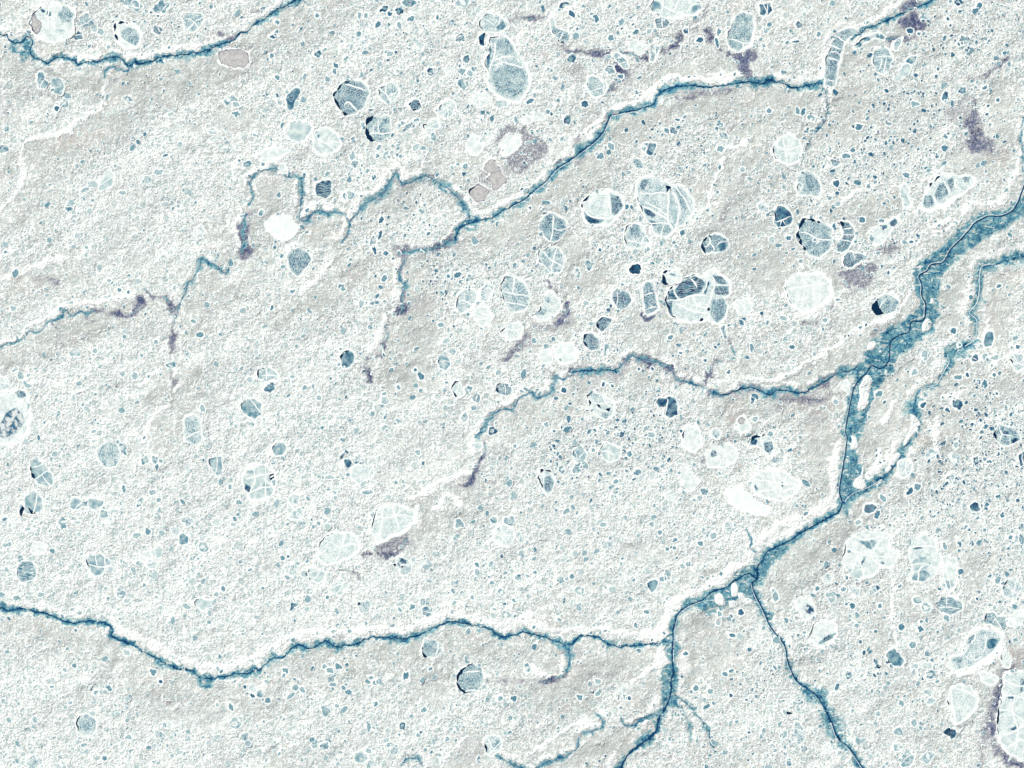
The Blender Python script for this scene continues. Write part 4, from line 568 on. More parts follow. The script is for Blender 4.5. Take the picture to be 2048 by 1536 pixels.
PONDS = """172 43 15 13 4.2 -20;157 72 9 8 4.9;189 57 6 7 2.5;201 63 8 5 3 30;315 60 8 9 4.8;322 14 16 11 3.8 -10;265 8 18 12 3 30;272 8 6 8 3.4;303 24 4 3 6.4;316 32 3 2.5 6.4;293 26 3 2 6.4;
85 162 11 14 3.1 -20;115 172 13 16 2.8;135 192 9 5 3.7 -10;129 208 9 8 4.1;114 217 5 5 5;256 198 8 6 3.7;213 362 22 11 1.8 -35;295 360 10 7 2.9 -10;317 345 9 5 3 -5;398 465 9 12 2.6 0;137 417 7 7 3.6;8 298 7 9 3.6;425 263 10 6 2.6;432 278 13 4 2.4 -5;460 200 11 9 3;472 209 7 5 3.2;472 228 8 5 4;495 328 8 7 3.2;170 380 9 4 3;245 386 7 4 3 0;331 311 6 2.5 4.6 -10;
585 196 13 17 4.2 25;567 338 9 9 1;690 393 4 6 4.2;700 390 8 8 2.6;705 312 5 9 2.9 -10;710 328 6 8 3.6;818 254 15 6 4 -35;833 242 6 5 3.8;900 143 8 9 2.2;926 168 9 11 3.7 15;924 143 7 6 3.6;940 147 5 7 3;933 118 5 9 4.6 15;921 76 9 8 4.7;838 93 11 10 2.4;756 49 5 7 4.5 30;799 21 8 7 4.9;768 18 8 6 4.9;780 27 5 5 4.8;822 38 7 5 4;818 5 13 9 3.7;925 5 15 8 2.6;548 73 6 5 5;553 66 6 4 4.6;555 45 5 4 4;717 68 6 5 3.8;719 30 4 6 3.7;636 108 8 6 4;669 143 5 5 3.8;861 143 6 9 4.6 -20;875 35 3 5 4.6;635 32 4 5 4;732 31 4 5 3.6;780 108 7 5 3.2;555 155 5 5 4.2;
832 295 7 6 2.4;755 312 4 4 4.2;777 315 4 4 4;748 355 4 5 4.3;758 295 6 4 3.6;1003 208 15 7 2.4 -5;523 426 6 5 4;558 390 5 5 4.2;763 440 4 8 5 25;760 470 3.5 9 4.8 10;749 500 4 8 5.4 -10;772 507 5 5 4.6;787 469 4 3 5;857 468 5 3 4.6;
1130 12 10 9 4.9;1144 28 5 8 4.8;1192 37 5 8 4.7;1144 117 9 8 4.6;1170 208 7 7 4.9;1135 240 7 9 4.8;1060 203 7 5 4.6 -20;1103 228 3 4 5.8;1077 233 12 9 .8 25;1054 240 9 9 1;1220 140 8 9 3.3;1241 154 7 4 4.4;1400 80 6 6 5.4;1372 62 5 6 4.8;1438 64 4 7 4.2 20;1434 85 4 8 4.5 -20;1222 76 6 6 4.2;1243 44 5 8 3.4 15;1156 58 4 3 4.6;1298 63 6 4 3;
1347 262 7 8 4.6;1334 262 4 7 4;1355 240 5 3 4.4;1290 294 6 8 3.2;1302 298 9 12 3.9 20;1277 328 12 8 3.8 45;1201 313 7 6 4;1222 293 6 7 3.5;1448 272 10 6 4.1 30;1440 250 7 4 4;1441 298 7 6 3.7;1253 414 5 5 4.5;1527 415 8 12 2.5;1485 340 5 5 3.2;1060 416 3 3 4.8;1200 500 3.5 4 4.6;
1598 50 6 8 4.7;1637 70 4 6 4.2 20;1592 84 7 2.5 4.8 -5;1820 62 7 5 4.8 -20;1850 33 8 7 3.2;1823 120 10 7 3.4;1806 145 14 13 2.2;1917 5 9 6 4.9;1959 12 5 7 4.6;1896 38 4 4 5.3;1901 51 3 3 5.4;1929 82 9 10 4.4;1920 88 6 4 4.4;1596 222 5 7 4;1606 224 6 6 4.6;1622 236 6 8 3.2;1718 254 7 6 4.5;1706 301 5 5 4.6;1692 312 8 5 4;1670 325 9 6 4.4 15;1673 367 7 6 4.8 20;1724 440 6 6 4.3;1813 351 5 7 4.2;1737 373 4 5 4.2;1675 408 6 5 2.8;1830 208 8 5 3.4;1925 181 8 7 4;1970 175 6 4 4.6;1974 229 4 3 5.6;1977 212 3.5 3 5.4;1996 200 4 4 4.4;1874 312 4 5 4.4;1891 273 4 5 3.8;1778 248 5 4 3.6;1630 480 3 3 4;1823 484 5 3 4.6;1838 68 4 3 4.4;1538 222 5 5 4.2;1577 476 6 4 4.6;1610 20 7 8 2.4;
400 670 8 5 4.2 5;152 705 12 8 2.4 0;8 767 10 12 1.8;41 752 6 8 2.8;54 770 8 5 2.9 40;57 751 5 3 3;30 740 6 3 3;246 898 8 12 3.2 -25;291 920 8 8 3;311 920 7 8 3.2;322 922 3 5 3.4;343 730 10 6 3;245 748 6 5 3;270 752 6 7 3.2;148 797 4 7 2.7 -15;405 817 5 7 3;248 978 4 6 3.8;305 985 7 5 3.1;318 1000 5 4 3.4;280 1005 6 9 3 15;478 1005 6 5 3.6;460 974 4 5 3.6;155 1045 5 4 2.4;27 617 5 6 3;239 580 4 4 4;257 584 3 4 4.4;387 643 4 5 3.4;190 702 5 5 3;95 800 3 3 3;218 562 4 4 3;
540 776 8 11 4 30;588 1000 9 13 2.4;592 1028 14 13 2.1;905 703 6 8 2.9;945 692 10 6 3 -45;893 682 7 5 2.6;842 752 5 9 4.4 -20;831 740 3 4 4.4;929 835 6 9 3.7 15;948 816 6 5 3.7;952 794 10 9 3.5;936 780 10 6 3;985 862 9 8 4.3;745 828 6 5 3.7;797 775 4 5 3.4;770 801 8 8 3.2;768 788 4 4 3.6;957 893 9 8 1.8;684 575 6 8 3.6;723 607 5 9 3.6 -15;750 607 9 6 3 -20;748 1032 5 7 3;770 856 8 4 2.8;638 796 5 5 3;500 760 6 6 2.6;585 583 6 3 4;544 616 2.5 6 4.4 20;915 550 7 6 4.6;897 553 4 4 4.2;769 557 6 6 4;882 650 7 4 3.4;836 905 5 5 2.8;549 966 5 6 3;735 985 10 4 3.4 -5;547 926 5 3 3.6;660 955 7 5 2.6;
1155 547 6 9 3.8 20;1180 530 10 9 3.4;1213 700 8 11 3 20;1068 682 5 6 3.4;1128 781 5 6 4.9;1207 769 3 5 5;1275 945 9 4.5 4.2 0;1153 940 8 7 3;1260 908 5 6 4;1232 963 6 4 3.4;1345 990 14 8 1.5 -20;1432 867 10 9 2.8;1505 800 4 7 4.8 15;1431 694 4 3 5.2;1411 721 3.5 3.5 5;1361 706 4 3 4.6;1305 738 3 4 4.8;1278 738 3 3 4.8;1457 744 5 3 4.4 -20;1341 675 6 4 4.2;1225 772 4 3 4.6;1303 870 6 6 3.2;1409 983 7 8 3.2;1510 838 6 5 3.2;1124 940 6 8 3;1187 900 4 4 3.6;1030 892 4 4 3.6;1093 850 4 5 3.4;
1907 662 6 6 4.7;1970 713 5 7 3.2;1990 715 9 4 3;1852 708 9 7 2.7 -20;1829 745 7 5 2.9;1758 788 7 6 4;1846 810 6 5 5.3;1915 808 10 10 4.7;1970 768 5 8 4.7 0;1958 764 4 5 4.4;1935 750 4 4 5;1988 750 4 4 4.6;1916 755 9 4 3.8;1998 572 5 4 4.4;1912 917 7 11 2.7;1952 922 6 8 4.3;1862 908 11 10 2.4;1916 958 6 5 5;1766 996 5 8 3.5;1835 974 6 7 3.9 30;1820 983 7 6 4.8;1979 924 5 4 4.6;1972 853 6 4 4.6;1895 820 4 6 4.8;1676 600 5 3 3.4;1650 640 5 4 3.6;1567 637 7 5 3;1584 694 6 4 4.4;1672 804 5 5 3;1550 920 8 6 3.4;1541 868 5 6 3.4;1994 787 3 3 5.4;1912 890 5 5 3.2;1920 690 3 3 4;1996 908 4 4 5.2;1939 1060 4 3 4.6;
126 1046 8 12 2.9 0;208 1029 9 8 2.8;78 1097 13 12 1;15 1090 7 5 2.8;296 1063 5 7 4 -15;274 1071 8 5 3.1 -10;352 1062 8 8 2.6;407 1095 9 11 2.8;375 1043 11 9 2.6;435 1045 9 8 1.8;315 1105 11 10 1.9;303 1128 9 10 1.8 -25;293 1115 10 12 1.6;242 1189 9 7 3;254 1202 6 4 2.4;373 1213 7 5 3.2;433 1189 5 5 3.2;254 1305 7 5 2.6 25;307 1344 6 7 3.8;322 1363 4 4 4.8;218 1377 6 6 3.9;192 1385 6 3 3.4;141 1406 4 4 3;435 1410 3.5 4 3;470 1447 11 11 2.7;490 1474 8 8 4.2;338 1450 8 6 1.6;209 1517 5 5 4;68 1525 16 12 2.7;125 1532 9 8 3;168 1490 5 4 3.6;490 1374 4 4 6.3;505 1391 6 3 6.3 40;508 1376 10 8 2;462 1414 4 7 3.8 -20;104 1374 4 3 3.4;82 1190 7 4 3.2;18 1440 5 6 3;257 1475 6 5 2.8;447 1178 4 6 4 -20;130 1340 5 4 2.8;500 1140 5 3 3.6;70 1440 5 6 3;325 1477 5 3 3;
583 1139 13 11 2.6;825 1214 6 5 4.2;853 1223 8 11 3.5;850 1204 10 7 3.7 -15;800 1220 3.5 5 3.6;919 1047 8 9 3.2;988 1040 7 7 3;587 1212 9 6 4.2;655 1195 4 4 3.8;595 1028 14 9 2.4;812 1352 5 8 4.3 15;677 1333 8 5 3.8 25;664 1356 10 7 3.4;660 1341 8 5 3.3 30;649 1333 5 4 3.6;666 1369 7 4 3.4;697 1384 6 7 4.1;688 1376 6 3 3.8;571 1342 6 6 3.8;591 1375 7 6 3.4;582 1392 10 3.5 3.3 -40;536 1400 6 6 4.2;520 1387 7 7 3;605 1380 4 7 3.4;652 1421 10 9 3.4;674 1412 5 4 3.3;751 1408 6 5 4;805 1452 6 8 3.9 -20;848 1420 6 5 3.4;738 1455 4 8 3.7;630 1490 5 8 3.2;650 1492 9 7 4;790 1502 8 7 2.6;722 1515 14 10 2.8;742 1531 9 10 3.8 20;773 1480 7 5 2.5;737 1502 5 6 3;752 1365 5 6 3.8;742 1356 5 4 3.6;1003 1185 6 8 2.6;1012 1229 8 7 3;982 1128 6 5 3.2;954 1130 4 5 4;945 1195 4 4 3.6;861 1338 5 3 4;984 1166 5 4 3.6;842 1465 3.5 3 4.8;895 1478 4 5 3.4;565 1116 5 5 4;1001 1397 5 5 3.4;1018 1466 6 3 4;576 1113 3 3 4.4;
1335 1150 8 9 3.6;1326 1158 7 5 3.4;1159 1181 9 8 3.3;1166 1184 4 8 3;1144 1153 5 5 4;1122 1160 8 7 3.8;1037 1155 6 6 3;1034 1200 9 6 2.8;1217 1090 9 7 2.6;1207 1050 6 5 3;1320 1065 5 4 4;1377 1128 5 5 3.8;1350 1080 5 4 4;1335 1098 4 4 4;1349 1096 4 4 4;1401 1087 5 5 3.9;1427 1072 7 6 3.2;1412 1064 9 6 2.8 10;1457 1053 10 8 2.8;1294 1224 5 4 4;1272 1251 4 5 3.8;1482 1225 6 6 4.8;1462 1233 4 4 4.6;1437 1245 5 5 3.2;1439 1228 4 6 3.6;1465 1271 7 3.5 4.4 10;1371 1307 5 4 4.6;1055 1335 6 8 3.2 -20;1160 1395 5 6 4;1197 1387 6 5 3.6;1196 1363 6 5 2.8;1258 1396 4 5 4.9;1250 1394 4 6 3.6;1028 1397 6 6 4.6;1392 1377 5 6 4;1462 1391 4 4 4.8;1421 1383 6 5 3.4;1450 1348 5 5 4;1463 1342 5 4 3.8;1070 1145 4 4 3.6;1040 1075 6 12 2.6;1020 1042 9 11 3;1498 1465 3 3 4.6;
1655 1157 11 7 2.7 -25;1693 1155 5 3 4.4 40;1710 1181 7 9 2.8;1550 1191 6 12 3.7 -20;1635 1177 5 4 4.2;1687 1179 5 5 3.3;1705 1212 6 6 4.4;1800 1173 5 3 4.2;1825 1290 7 7 3.5;1803 1254 6 7 4.3 20;1841 1258 6 5 4.4;1843 1243 3.5 3.5 4.4;1893 1236 5 7 3.7;1862 1349 10 8 3.3;1856 1331 11 6 2.7 10;1830 1334 7 7 2.8;1843 1355 2.5 8 5.2 -30;1858 1385 8 6 2.6 40;1862 1402 8 6 2.5;1828 1446 5 8 3 -20;1797 1464 9 8 2.7;1757 1428 5 5 3;1803 1407 5 6 3.4;1698 1351 8 6 3.8 -30;1578 1527 6 5 4;1569 1469 7 6 3;1655 1498 8 9 2;1609 1265 4 3 3.4;1750 1180 4 4 3.6;1944 1086 4 6 4.6 -10;1920 1088 4 6 4.6 -10;1890 1092 4 7 3.6 -20;1931 1055 5 4 3.4;2005 1030 4 6 4.4;1716 1045 6 5 3;1755 1030 5 8 4.4 30;2035 1080 8 6 2.6;1996 1160 7 6 3.4;2046 1180 6 10 2.4;1852 1215 9 9 2.8;1835 1200 8 8 2.6;1760 1212 5 4 4;1662 1195 10 8 2.6;1855 1515 14 9 2.6;1815 1520 16 12 2.5;1796 1495 9 8 2.4"""


# ------------------------------------------------------------------ outline tools
def spline(pts, closed, step=2.0, ang=0.0):
    P = np.array(pts, float); n = len(P); out = []
    rng = range(n) if closed else range(n - 1)
    for i in rng:
        if closed: p0, p1, p2, p3 = P[i - 1], P[i], P[(i + 1) % n], P[(i + 2) % n]
        else: p0, p1, p2, p3 = P[max(i - 1, 0)], P[i], P[i + 1], P[min(i + 2, n - 1)]
        k = max(1, int(np.hypot(*(p2 - p1)[:2]) / step))
        for j in range(k):
            t = j / k
            sm_ = (.5 * ((2 * p1) + (-p0 + p2) * t + (2 * p0 - 5 * p1 + 4 * p2 - p3) * t * t + (-p0 + 3 * p1 - 3 * p2 + p3) * t ** 3))
            out.append(sm_ * (1 - ang) + (p1 * (1 - t) + p2 * t) * ang)
    if not closed: out.append(P[-1])
    return np.array(out)

def fbm(shape_xy, scale, seed, octaves=4, rough=.55):
    """fractal value noise at arrays X, Y"""
    X, Y = shape_xy; tot = 0; amp = 1; out = np.zeros(np.broadcast(X, Y).shape)
    r = np.random.RandomState(seed)
    for o in range(octaves):
        T = r.rand(256, 256) * 2 - 1
        u = X / scale * 2 ** o + 37.3 * o; v = Y / scale * 2 ** o + 11.7 * o
        iu = np.floor(u).astype(int); iv = np.floor(v).astype(int); fu = u - iu; fv = v - iv
        fu = fu * fu * (3 - 2 * fu); fv = fv * fv * (3 - 2 * fv)
        a = T[iv % 256, iu % 256]; b = T[iv % 256, (iu + 1) % 256]; c = T[(iv + 1) % 256, iu % 256]; d = T[(iv + 1) % 256, (iu + 1) % 256]
        out += amp * ((a * (1 - fu) + b * fu) * (1 - fv) + (c * (1 - fu) + d * fu) * fv); tot += amp; amp *= rough
    return out / tot

def jag(P, amp, seed):
    dx = fbm((P[:, 0], P[:, 1]), 9, seed, 3, .7) * amp * 2; dy = fbm((P[:, 0], P[:, 1]), 9, seed + 1, 3, .7) * amp * 2
    Q = P.copy(); Q[:, 0] += dx; Q[:, 1] += dy
    return Q

def ell(cx, cy, rx, ry, rot=0, seed=0, rough=1.0):
    r = random.Random(seed); n = max(10, int(2 * math.pi * max(rx, ry) / 2.2))
    ph = [(k, r.uniform(0, 6.28), r.gauss(0, .10 * rough) / (k - 1) ** .35) for k in range(2, 8)]
    a = math.radians(rot); out = []
    for i in range(n):
        t = 2 * math.pi * i / n
        m = 1 + sum(A * math.cos(k * t + p) for k, p, A in ph)
        x = rx * m * math.cos(t); y = ry * m * math.sin(t)
        out.append((cx + x * math.cos(a) - y * math.sin(a), cy + x * math.sin(a) + y * math.cos(a)))
    return np.array(out)

def area2(P): return np.sum(P[:, 0] * np.roll(P[:, 1], -1) - P[:, 1] * np.roll(P[:, 0], -1))

def seg_dist(X, Y, P):
    d = np.full(X.shape, 1e9)
    for i in range(len(P)):
        a = P[i - 1]; b = P[i]; e = b - a; L = e @ e + 1e-9
        t = np.clip(((X - a[0]) * e[0] + (Y - a[1]) * e[1]) / L, 0, 1)
        d = np.minimum(d, (X - a[0] - t * e[0]) ** 2 + (Y - a[1] - t * e[1]) ** 2)
    return np.sqrt(d)
def inside(X, Y, P):
    c = np.zeros(X.shape, bool)
    for i in range(len(P)):
        (x1, y1), (x2, y2) = P[i - 1], P[i]
        if y1 == y2: continue
        m = ((y1 > Y) != (y2 > Y)) & (X < (x2 - x1) * (Y - y1) / (y2 - y1) + x1)
        c ^= m
    return c

def plate(name, P, z, mat, parent=None, soft=8.0, thick=1.2):
    """ice plate: triangulated top with a 'shore' distance attribute, plus a skirt"""
    if area2(P) < 0: P = P[::-1]
    n = len(P)
    sx = P[:, 0].max() - P[:, 0].min(); sy = P[:, 1].max() - P[:, 1].min()
    g = max(2.5, min(6, min(sx, sy) / 6))
    xs = np.arange(P[:, 0].min() + g / 2, P[:, 0].max(), g); ys = np.arange(P[:, 1].min() + g / 2, P[:, 1].max(), g)
    X, Y = np.meshgrid(xs, ys); X = X.ravel(); Y = Y.ravel()
    if len(X):
        k = inside(X, Y, P); X = X[k]; Y = Y[k]
        if len(X):
            d = seg_dist(X, Y, P); k = d > g * .5; X = X[k]; Y = Y[k]
    pts = [Vector((p[0], p[1])) for p in P] + [Vector((a, b)) for a, b in zip(X, Y)]
    r = delaunay_2d_cdt(pts, [], [list(range(n))], 1, 1e-4)
    V = np.array([(v.x, v.y) for v in r[0]]); F = [tuple(f[::-1]) for f in r[2]]
    d = seg_dist(V[:, 0], V[:, 1], P) / soft
    base = len(V)
    verts = [(wx(x), wy(y), z) for x, y in V] + [(wx(x), wy(y), z - thick) for x, y in P]
    # skirt round the outline
    top = [min(range(base), key=lambda k: 0) for _ in ()]
    idx = {}
    for k, vi in enumerate(r[3]):
        for o in vi: idx[o] = k
    if all(i in idx for i in range(n)):
        F += [(idx[i], base + i, base + (i + 1) % n, idx[(i + 1) % n]) for i in range(n)]
    return mesh_obj(name, verts, F, mat, parent, attr=np.concatenate([np.clip(d, 0, 3), np.zeros(n)]))

def ribbon(name, L, w, z, h, mat, parent=None, taper=True, closed=False):
    """raised ridge along polyline L (px); w = width array or number in px"""
    L = np.array(L, float); n = len(L)
    if n < 2: return None
    if closed: T = np.roll(L, -1, 0) - np.roll(L, 1, 0)
    else: T = np.gradient(L, axis=0)
    T /= (np.hypot(T[:, 0], T[:, 1])[:, None] + 1e-9)
    N = np.stack([-T[:, 1], T[:, 0]], 1)
    w = np.broadcast_to(np.array(w, float), (n,)).copy()
    if taper and not closed:
        k = min(4, n // 2)
        for i in range(k): f = (i + .5) / k; w[i] *= f; w[-1 - i] *= f
    A = L + N * w[:, None] / 2; B = L - N * w[:, None] / 2
    verts = []
    zz = np.broadcast_to(np.array(z, float), (n,))
    for i in range(n):
        z = zz[i]
        verts += [(wx(A[i, 0]), wy(A[i, 1]), z), (wx(L[i, 0]), wy(L[i, 1]), z + h), (wx(B[i, 0]), wy(B[i, 1]), z)]
    F = []
    for i in range(n if closed else n - 1):
        a = 3 * i; b = 3 * ((i + 1) % n)
        F += [(a, b, b + 1, a + 1), (a + 1, b + 1, b + 2, a + 2)]
    return mesh_obj(name, verts, F, mat, parent, smooth=True)

# ------------------------------------------------------------------ gather lakes and ponds
ITEMS = []
for i, L in enumerate(LAKES):
    shp = L['p']
    P = spline(shp, True, 2.2, .75) if isinstance(shp, list) else ell(*shp, seed=100 + i)
    big = np.ptp(P[:, 0]) > 24
    P = jag(P, 1.5 if big else .8, 500 + i)
    if big: P = P + np.stack([fbm((P[:, 0], P[:, 1]), 26, 900 + i, 2), fbm((P[:, 0], P[:, 1]), 26, 901 + i, 2)], 1) * 4
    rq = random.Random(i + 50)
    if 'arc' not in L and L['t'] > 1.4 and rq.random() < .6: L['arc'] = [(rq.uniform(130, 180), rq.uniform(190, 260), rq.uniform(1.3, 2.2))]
    ITEMS.append(dict(P=P, c=P.mean(0), kind='lake', idx=i, **{k: v for k, v in L.items() if k != 'p'}))
for i, row in enumerate(PONDS.split(';')):
    v = [float(a) for a in row.split()]
    if len(v) < 5: continue
    x, y, rx, ry, t = v[:5]; rot = v[5] if len(v) > 5 else random.Random(i).uniform(-50, 10)
    P = jag(ell(x, y, rx * 1.05, ry * 1.05, rot, seed=900 + i, rough=1.25), .6, 1500 + i)
    rr = random.Random(7000 + i)
    ITEMS.append(dict(P=P, c=np.array([x, y]), kind='pond', idx=i, t=t, x=('s' if rr.random() < .35 else 'p'), cr=(1 if max(rx, ry) > 8 and rr.random() < .55 else 0), rim=rr.uniform(1.6, 2.8), r=(rx, ry)))
    if max(rx, ry) > 7.5 and t > 2.2: ITEMS[-1]['pat'] = [((x + rr.uniform(-.3, .3) * rx, y + rr.uniform(-.3, .3) * ry, rx * rr.uniform(.35, .6), ry * rr.uniform(.35, .6), rr.uniform(0, 90)), t + rr.choice([-.8, .8, .9]), 's')]

# ------------------------------------------------------------------ ground fields
ST = 2.0
xs = np.arange(-80, W + 81, ST); ys = np.arange(-80, H + 81, ST)
GX, GY = np.meshgrid(xs, ys)
WXn = fbm((GX, GY), 14, 1, 4, .65) * 7.5; WYn = fbm((GX, GY), 14, 2, 4, .65) * 7.5
TE = np.zeros(GX.shape); PU = np.zeros(GX.shape); DR = np.zeros(GX.shape); RIV = np.zeros(GX.shape, int)
def window(x0, y0, x1, y1):
    i0 = max(0, int((x0 + 80) / ST)); i1 = min(len(xs), int((x1 + 80) / ST) + 2)
    j0 = max(0, int((y0 + 80) / ST)); j1 = min(len(ys), int((y1 + 80) / ST) + 2)
    return slice(j0, j1), slice(i0, i1)
def stroke(F, pts, width, strength=1.0, warp=1.0, power=1.0, rid=0, seed=0, vary=.5, off=0, step=2.0, dash=0):
    """soft stroke along a spline; points may carry a third value = own width"""
    n3 = [(p[0], p[1], (p[2] if len(p) > 2 else width)) for p in pts]
    S = spline(n3, False, step)
    T = np.gradient(S[:, :2], axis=0); T /= np.hypot(T[:, 0], T[:, 1])[:, None] + 1e-9
    N = np.stack([T[:, 1], -T[:, 0]], 1)
    if off:
        o = np.where(N[:, 1] > 0, -1, 1)[:, None] if abs(off) else 1   # offset always towards the top of the picture
        S[:, :2] += N * o * off
    var = 1 + vary * fbm((S[:, 0], S[:, 1]), 22, 40 + seed, 3, .6) * 1.6
    st = strength * np.clip(1 - dash * (.5 + 1.6 * fbm((S[:, 0], S[:, 1]), 26, 80 + seed, 3, .6)), .15, 1)
    for (x, y, w), vv, strength in zip(S, var, st):
        w = max(1.2, w * vv); r = w + 10 * warp
        s = window(x - r, y - r, x + r, y + r)
        if s[0].start >= s[0].stop or s[1].start >= s[1].stop: continue
        d = np.hypot(GX[s] + WXn[s] * warp - x, GY[s] + WYn[s] * warp - y)
        f = np.clip(1 - d / w, 0, 1) ** power * strength
        m = f > F[s]
        F[s] = np.maximum(F[s], f)
        if rid: RIV[s][f > .12] = rid
def area(F, pts, strength, soft=4.0, warp=1.0, edge=0, edge_boost=0, rid=0, mode='max'):
    P = spline(pts, True, 5)
    s = window(P[:, 0].min() - 12, P[:, 1].min() - 12, P[:, 0].max() + 12, P[:, 1].max() + 12)
    X = GX[s] + WXn[s] * warp; Y = GY[s] + WYn[s] * warp
    if X.size == 0: return
    ins = inside(X, Y, P); d = seg_dist(X, Y, P)
    sd_ = np.where(ins, d, -d)
    f = np.clip(sd_ / soft + .5, 0, 1)
    val = f * strength
    if edge: val = val + f * np.clip(1 - d / edge, 0, 1) * edge_boost
    if mode == 'max': F[s] = np.maximum(F[s], val)
    else: F[s] = F[s] * (1 - f)
    if rid: RIV[s][f > .4] = rid

for k, (nm, pts) in enumerate(FLOOD): area(TE, pts, .47, 12, 1.5, 7, .24, rid=1)
CORES = []
for nm, w, st, pts in RIVERS:
    faint = st < .76; rt = random.Random(nm)
    n3 = np.array([(p[0], p[1], (p[2] if len(p) > 2 else w)) for p in pts], float)
    S = spline(n3, False, 3.0); S[:, :2] = jag(S[:, :2], 1.9 if w < 9 else 1.2, 60 + len(pts))
    pts = [tuple(q) for q in S]
    stroke(TE, pts, w, .66 if not faint else .54, 1.3, .9, rid=1, seed=len(pts), vary=1.0, dash=.4 if faint else .2) if False else None
    wide = [(x, y, ww * 1.7) for x, y, ww in pts]
    stroke(TE, wide, w, .66 if not faint else .54, 1.3, .9, rid=1, seed=len(pts), vary=1.0, dash=.45 if faint else .2)
    thin = [(x, y, min(4.5, max(2.2, ww * .42))) for x, y, ww in pts]
    stroke(TE, thin, w, min(1, st + (.16 if faint else .05)), .35, .6, rid=1, seed=len(pts) + 3, vary=.7, dash=.3 if faint else .05)
    stroke(DR, [(x, y, min(ww, 8) * 1.25) for x, y, ww in pts], w, 1.0, 1.1, .7, seed=len(pts) + 9, off=w * 1.3 + 5, vary=1.1, dash=.5)
    stroke(DR, [(x, y, min(ww, 8) * .6) for x, y, ww in pts], w, .7, 1.1, .8, seed=len(pts) + 19, off=-(w * 1.2 + 3), vary=1.2, dash=.9)
    if nm not in ('y', 'z', 's', 'x', 'ab', 'p', 'ai'): CORES.append((1.0 + w * .22, faint, [(q[0], q[1]) for q in pts]))
    k = 4
    while k < len(S) - 4:
        x, y = S[k, :2]; t = S[k + 1, :2] - S[k - 1, :2]; a = math.atan2(t[1], t[0]) + rt.choice([-1, 1]) * rt.uniform(.5, 1.5)
        ln = rt.uniform(6, 19); b = a + rt.uniform(-.6, .6)
        p1 = (x + math.cos(a) * ln * .5, y + math.sin(a) * ln * .5); p2 = (p1[0] + math.cos(b) * ln * .5, p1[1] + math.sin(b) * ln * .5)
        stroke(TE if rt.random() < .75 else PU, [(x, y, 2.8), (p1[0], p1[1], 2.2), (p2[0], p2[1], 1.5)], 2, rt.uniform(.35, .7), .5, .7, rid=1, seed=k, vary=.3)
        k += rt.randint(3, 13)
    if faint:
        stroke(PU, [(a, b, c * 1.5) for a, b, c in wide], w, .42, 1.7, 1.0, seed=len(pts) + 2, vary=1, dash=.6)
for w, st, pts in SCRUB:
    S = spline([(p[0], p[1]) for p in pts], False, 3.0); S = jag(S, 1.8, len(pts)) if w < 9 else S; q = [tuple(a) for a in S]
    stroke(PU, q, w * 3.0, min(.42, st * .42), 2.2, 1.0, seed=len(pts) + 15, vary=.8, dash=.4)
    stroke(PU, q, w * 1.3, min(1, st * 1.3), 1.3, .8, seed=len(pts) + 5, vary=1.0, dash=.5)
    if w < 9 and st > .55: stroke(TE, q, 2.4, .5, .6, .8, seed=len(pts) + 6, vary=1.0, dash=.9)
for st, eb, pts in SCRUB_AREA: area(PU, pts, st * .9, 20, 2.4, 9, eb)
for w, pts in BANKS: stroke(DR, pts, w, 1.0, 1.1, .7, seed=len(pts), vary=.8)
for pts in ISLANDS: area(TE, pts, 0, 3, .3, mode='cut'); area(DR, pts, 1.0, 3, .3)
DR *= 1 - np.clip(TE * 1.6, 0, 1)
DR *= 1 - np.clip(PU * .9, 0, .8)
# slope shade painted below the gullies and drift lines, also lifting the relief
SHADE_SIDE = np.zeros(GX.shape)
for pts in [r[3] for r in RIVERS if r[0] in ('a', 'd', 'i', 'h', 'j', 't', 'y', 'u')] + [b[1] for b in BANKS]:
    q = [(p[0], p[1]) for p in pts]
    stroke(SHADE_SIDE, q, 62, 1.0, 2.0, 1.0, seed=len(pts), off=-34, vary=.5, step=7.0)
# relief: broad diagonal swells, scarps falling away from the lines, low drifts
ca, sa = math.cos(math.radians(-28)), math.sin(math.radians(-28))
UX, UY = GX * ca + GY * sa, -GX * sa + GY * ca
Z0 = fbm((UX / 1.8, UY), 75, 21, 4, .5) * 38 + fbm((GX + WXn, GY + WYn), 26, 22, 4, .6) * 7
Z0 = Z0 + (1 - SHADE_SIDE) * 0 - np.clip(TE, 0, .5) * 8 + DR * 6 + SHADE_SIDE * 30
def bil(A, x, y):
    u = np.clip((np.asarray(x, float) + 80) / ST, 0, len(xs) - 1.001); v = np.clip((np.asarray(y, float) + 80) / ST, 0, len(ys) - 1.001)
    i = u.astype(int); j = v.astype(int); fu = u - i; fv = v - j
    return (A[j, i] * (1 - fu) + A[j, i + 1] * fu) * (1 - fv) + (A[j + 1, i] * (1 - fu) + A[j + 1, i + 1] * fu) * fv
LAKE = np.zeros(GX.shape)
for it in ITEMS:
    P = it['P'][::2]; m = 14
    s = window(P[:, 0].min() - m, P[:, 1].min() - m, P[:, 0].max() + m, P[:, 1].max() + m)
    X, Y = GX[s], GY[s]
    if X.size == 0: continue
    ins = inside(X, Y, P); d = seg_dist(X, Y, P); dd = seg_dist(X + WXn[s] * .8, Y + WYn[s] * .8, P)
    LAKE[s] = np.maximum(LAKE[s], ins)
    zl = float(np.mean(bil(Z0, P[:, 0], P[:, 1]))); it['z'] = zl
    f = np.where(ins, 1.0, np.clip(1.25 - d / 11, 0, 1))
    Z0[s] = Z0[s] * (1 - f) + zl * f
    wd = 7.0 if it['kind'] == 'lake' else 4.5
    DR[s] = np.maximum(DR[s], np.clip(1.0 - dd / wd, 0, 1) * (~ins) * np.clip(.75 + WXn[s] * .12, .2, 1))
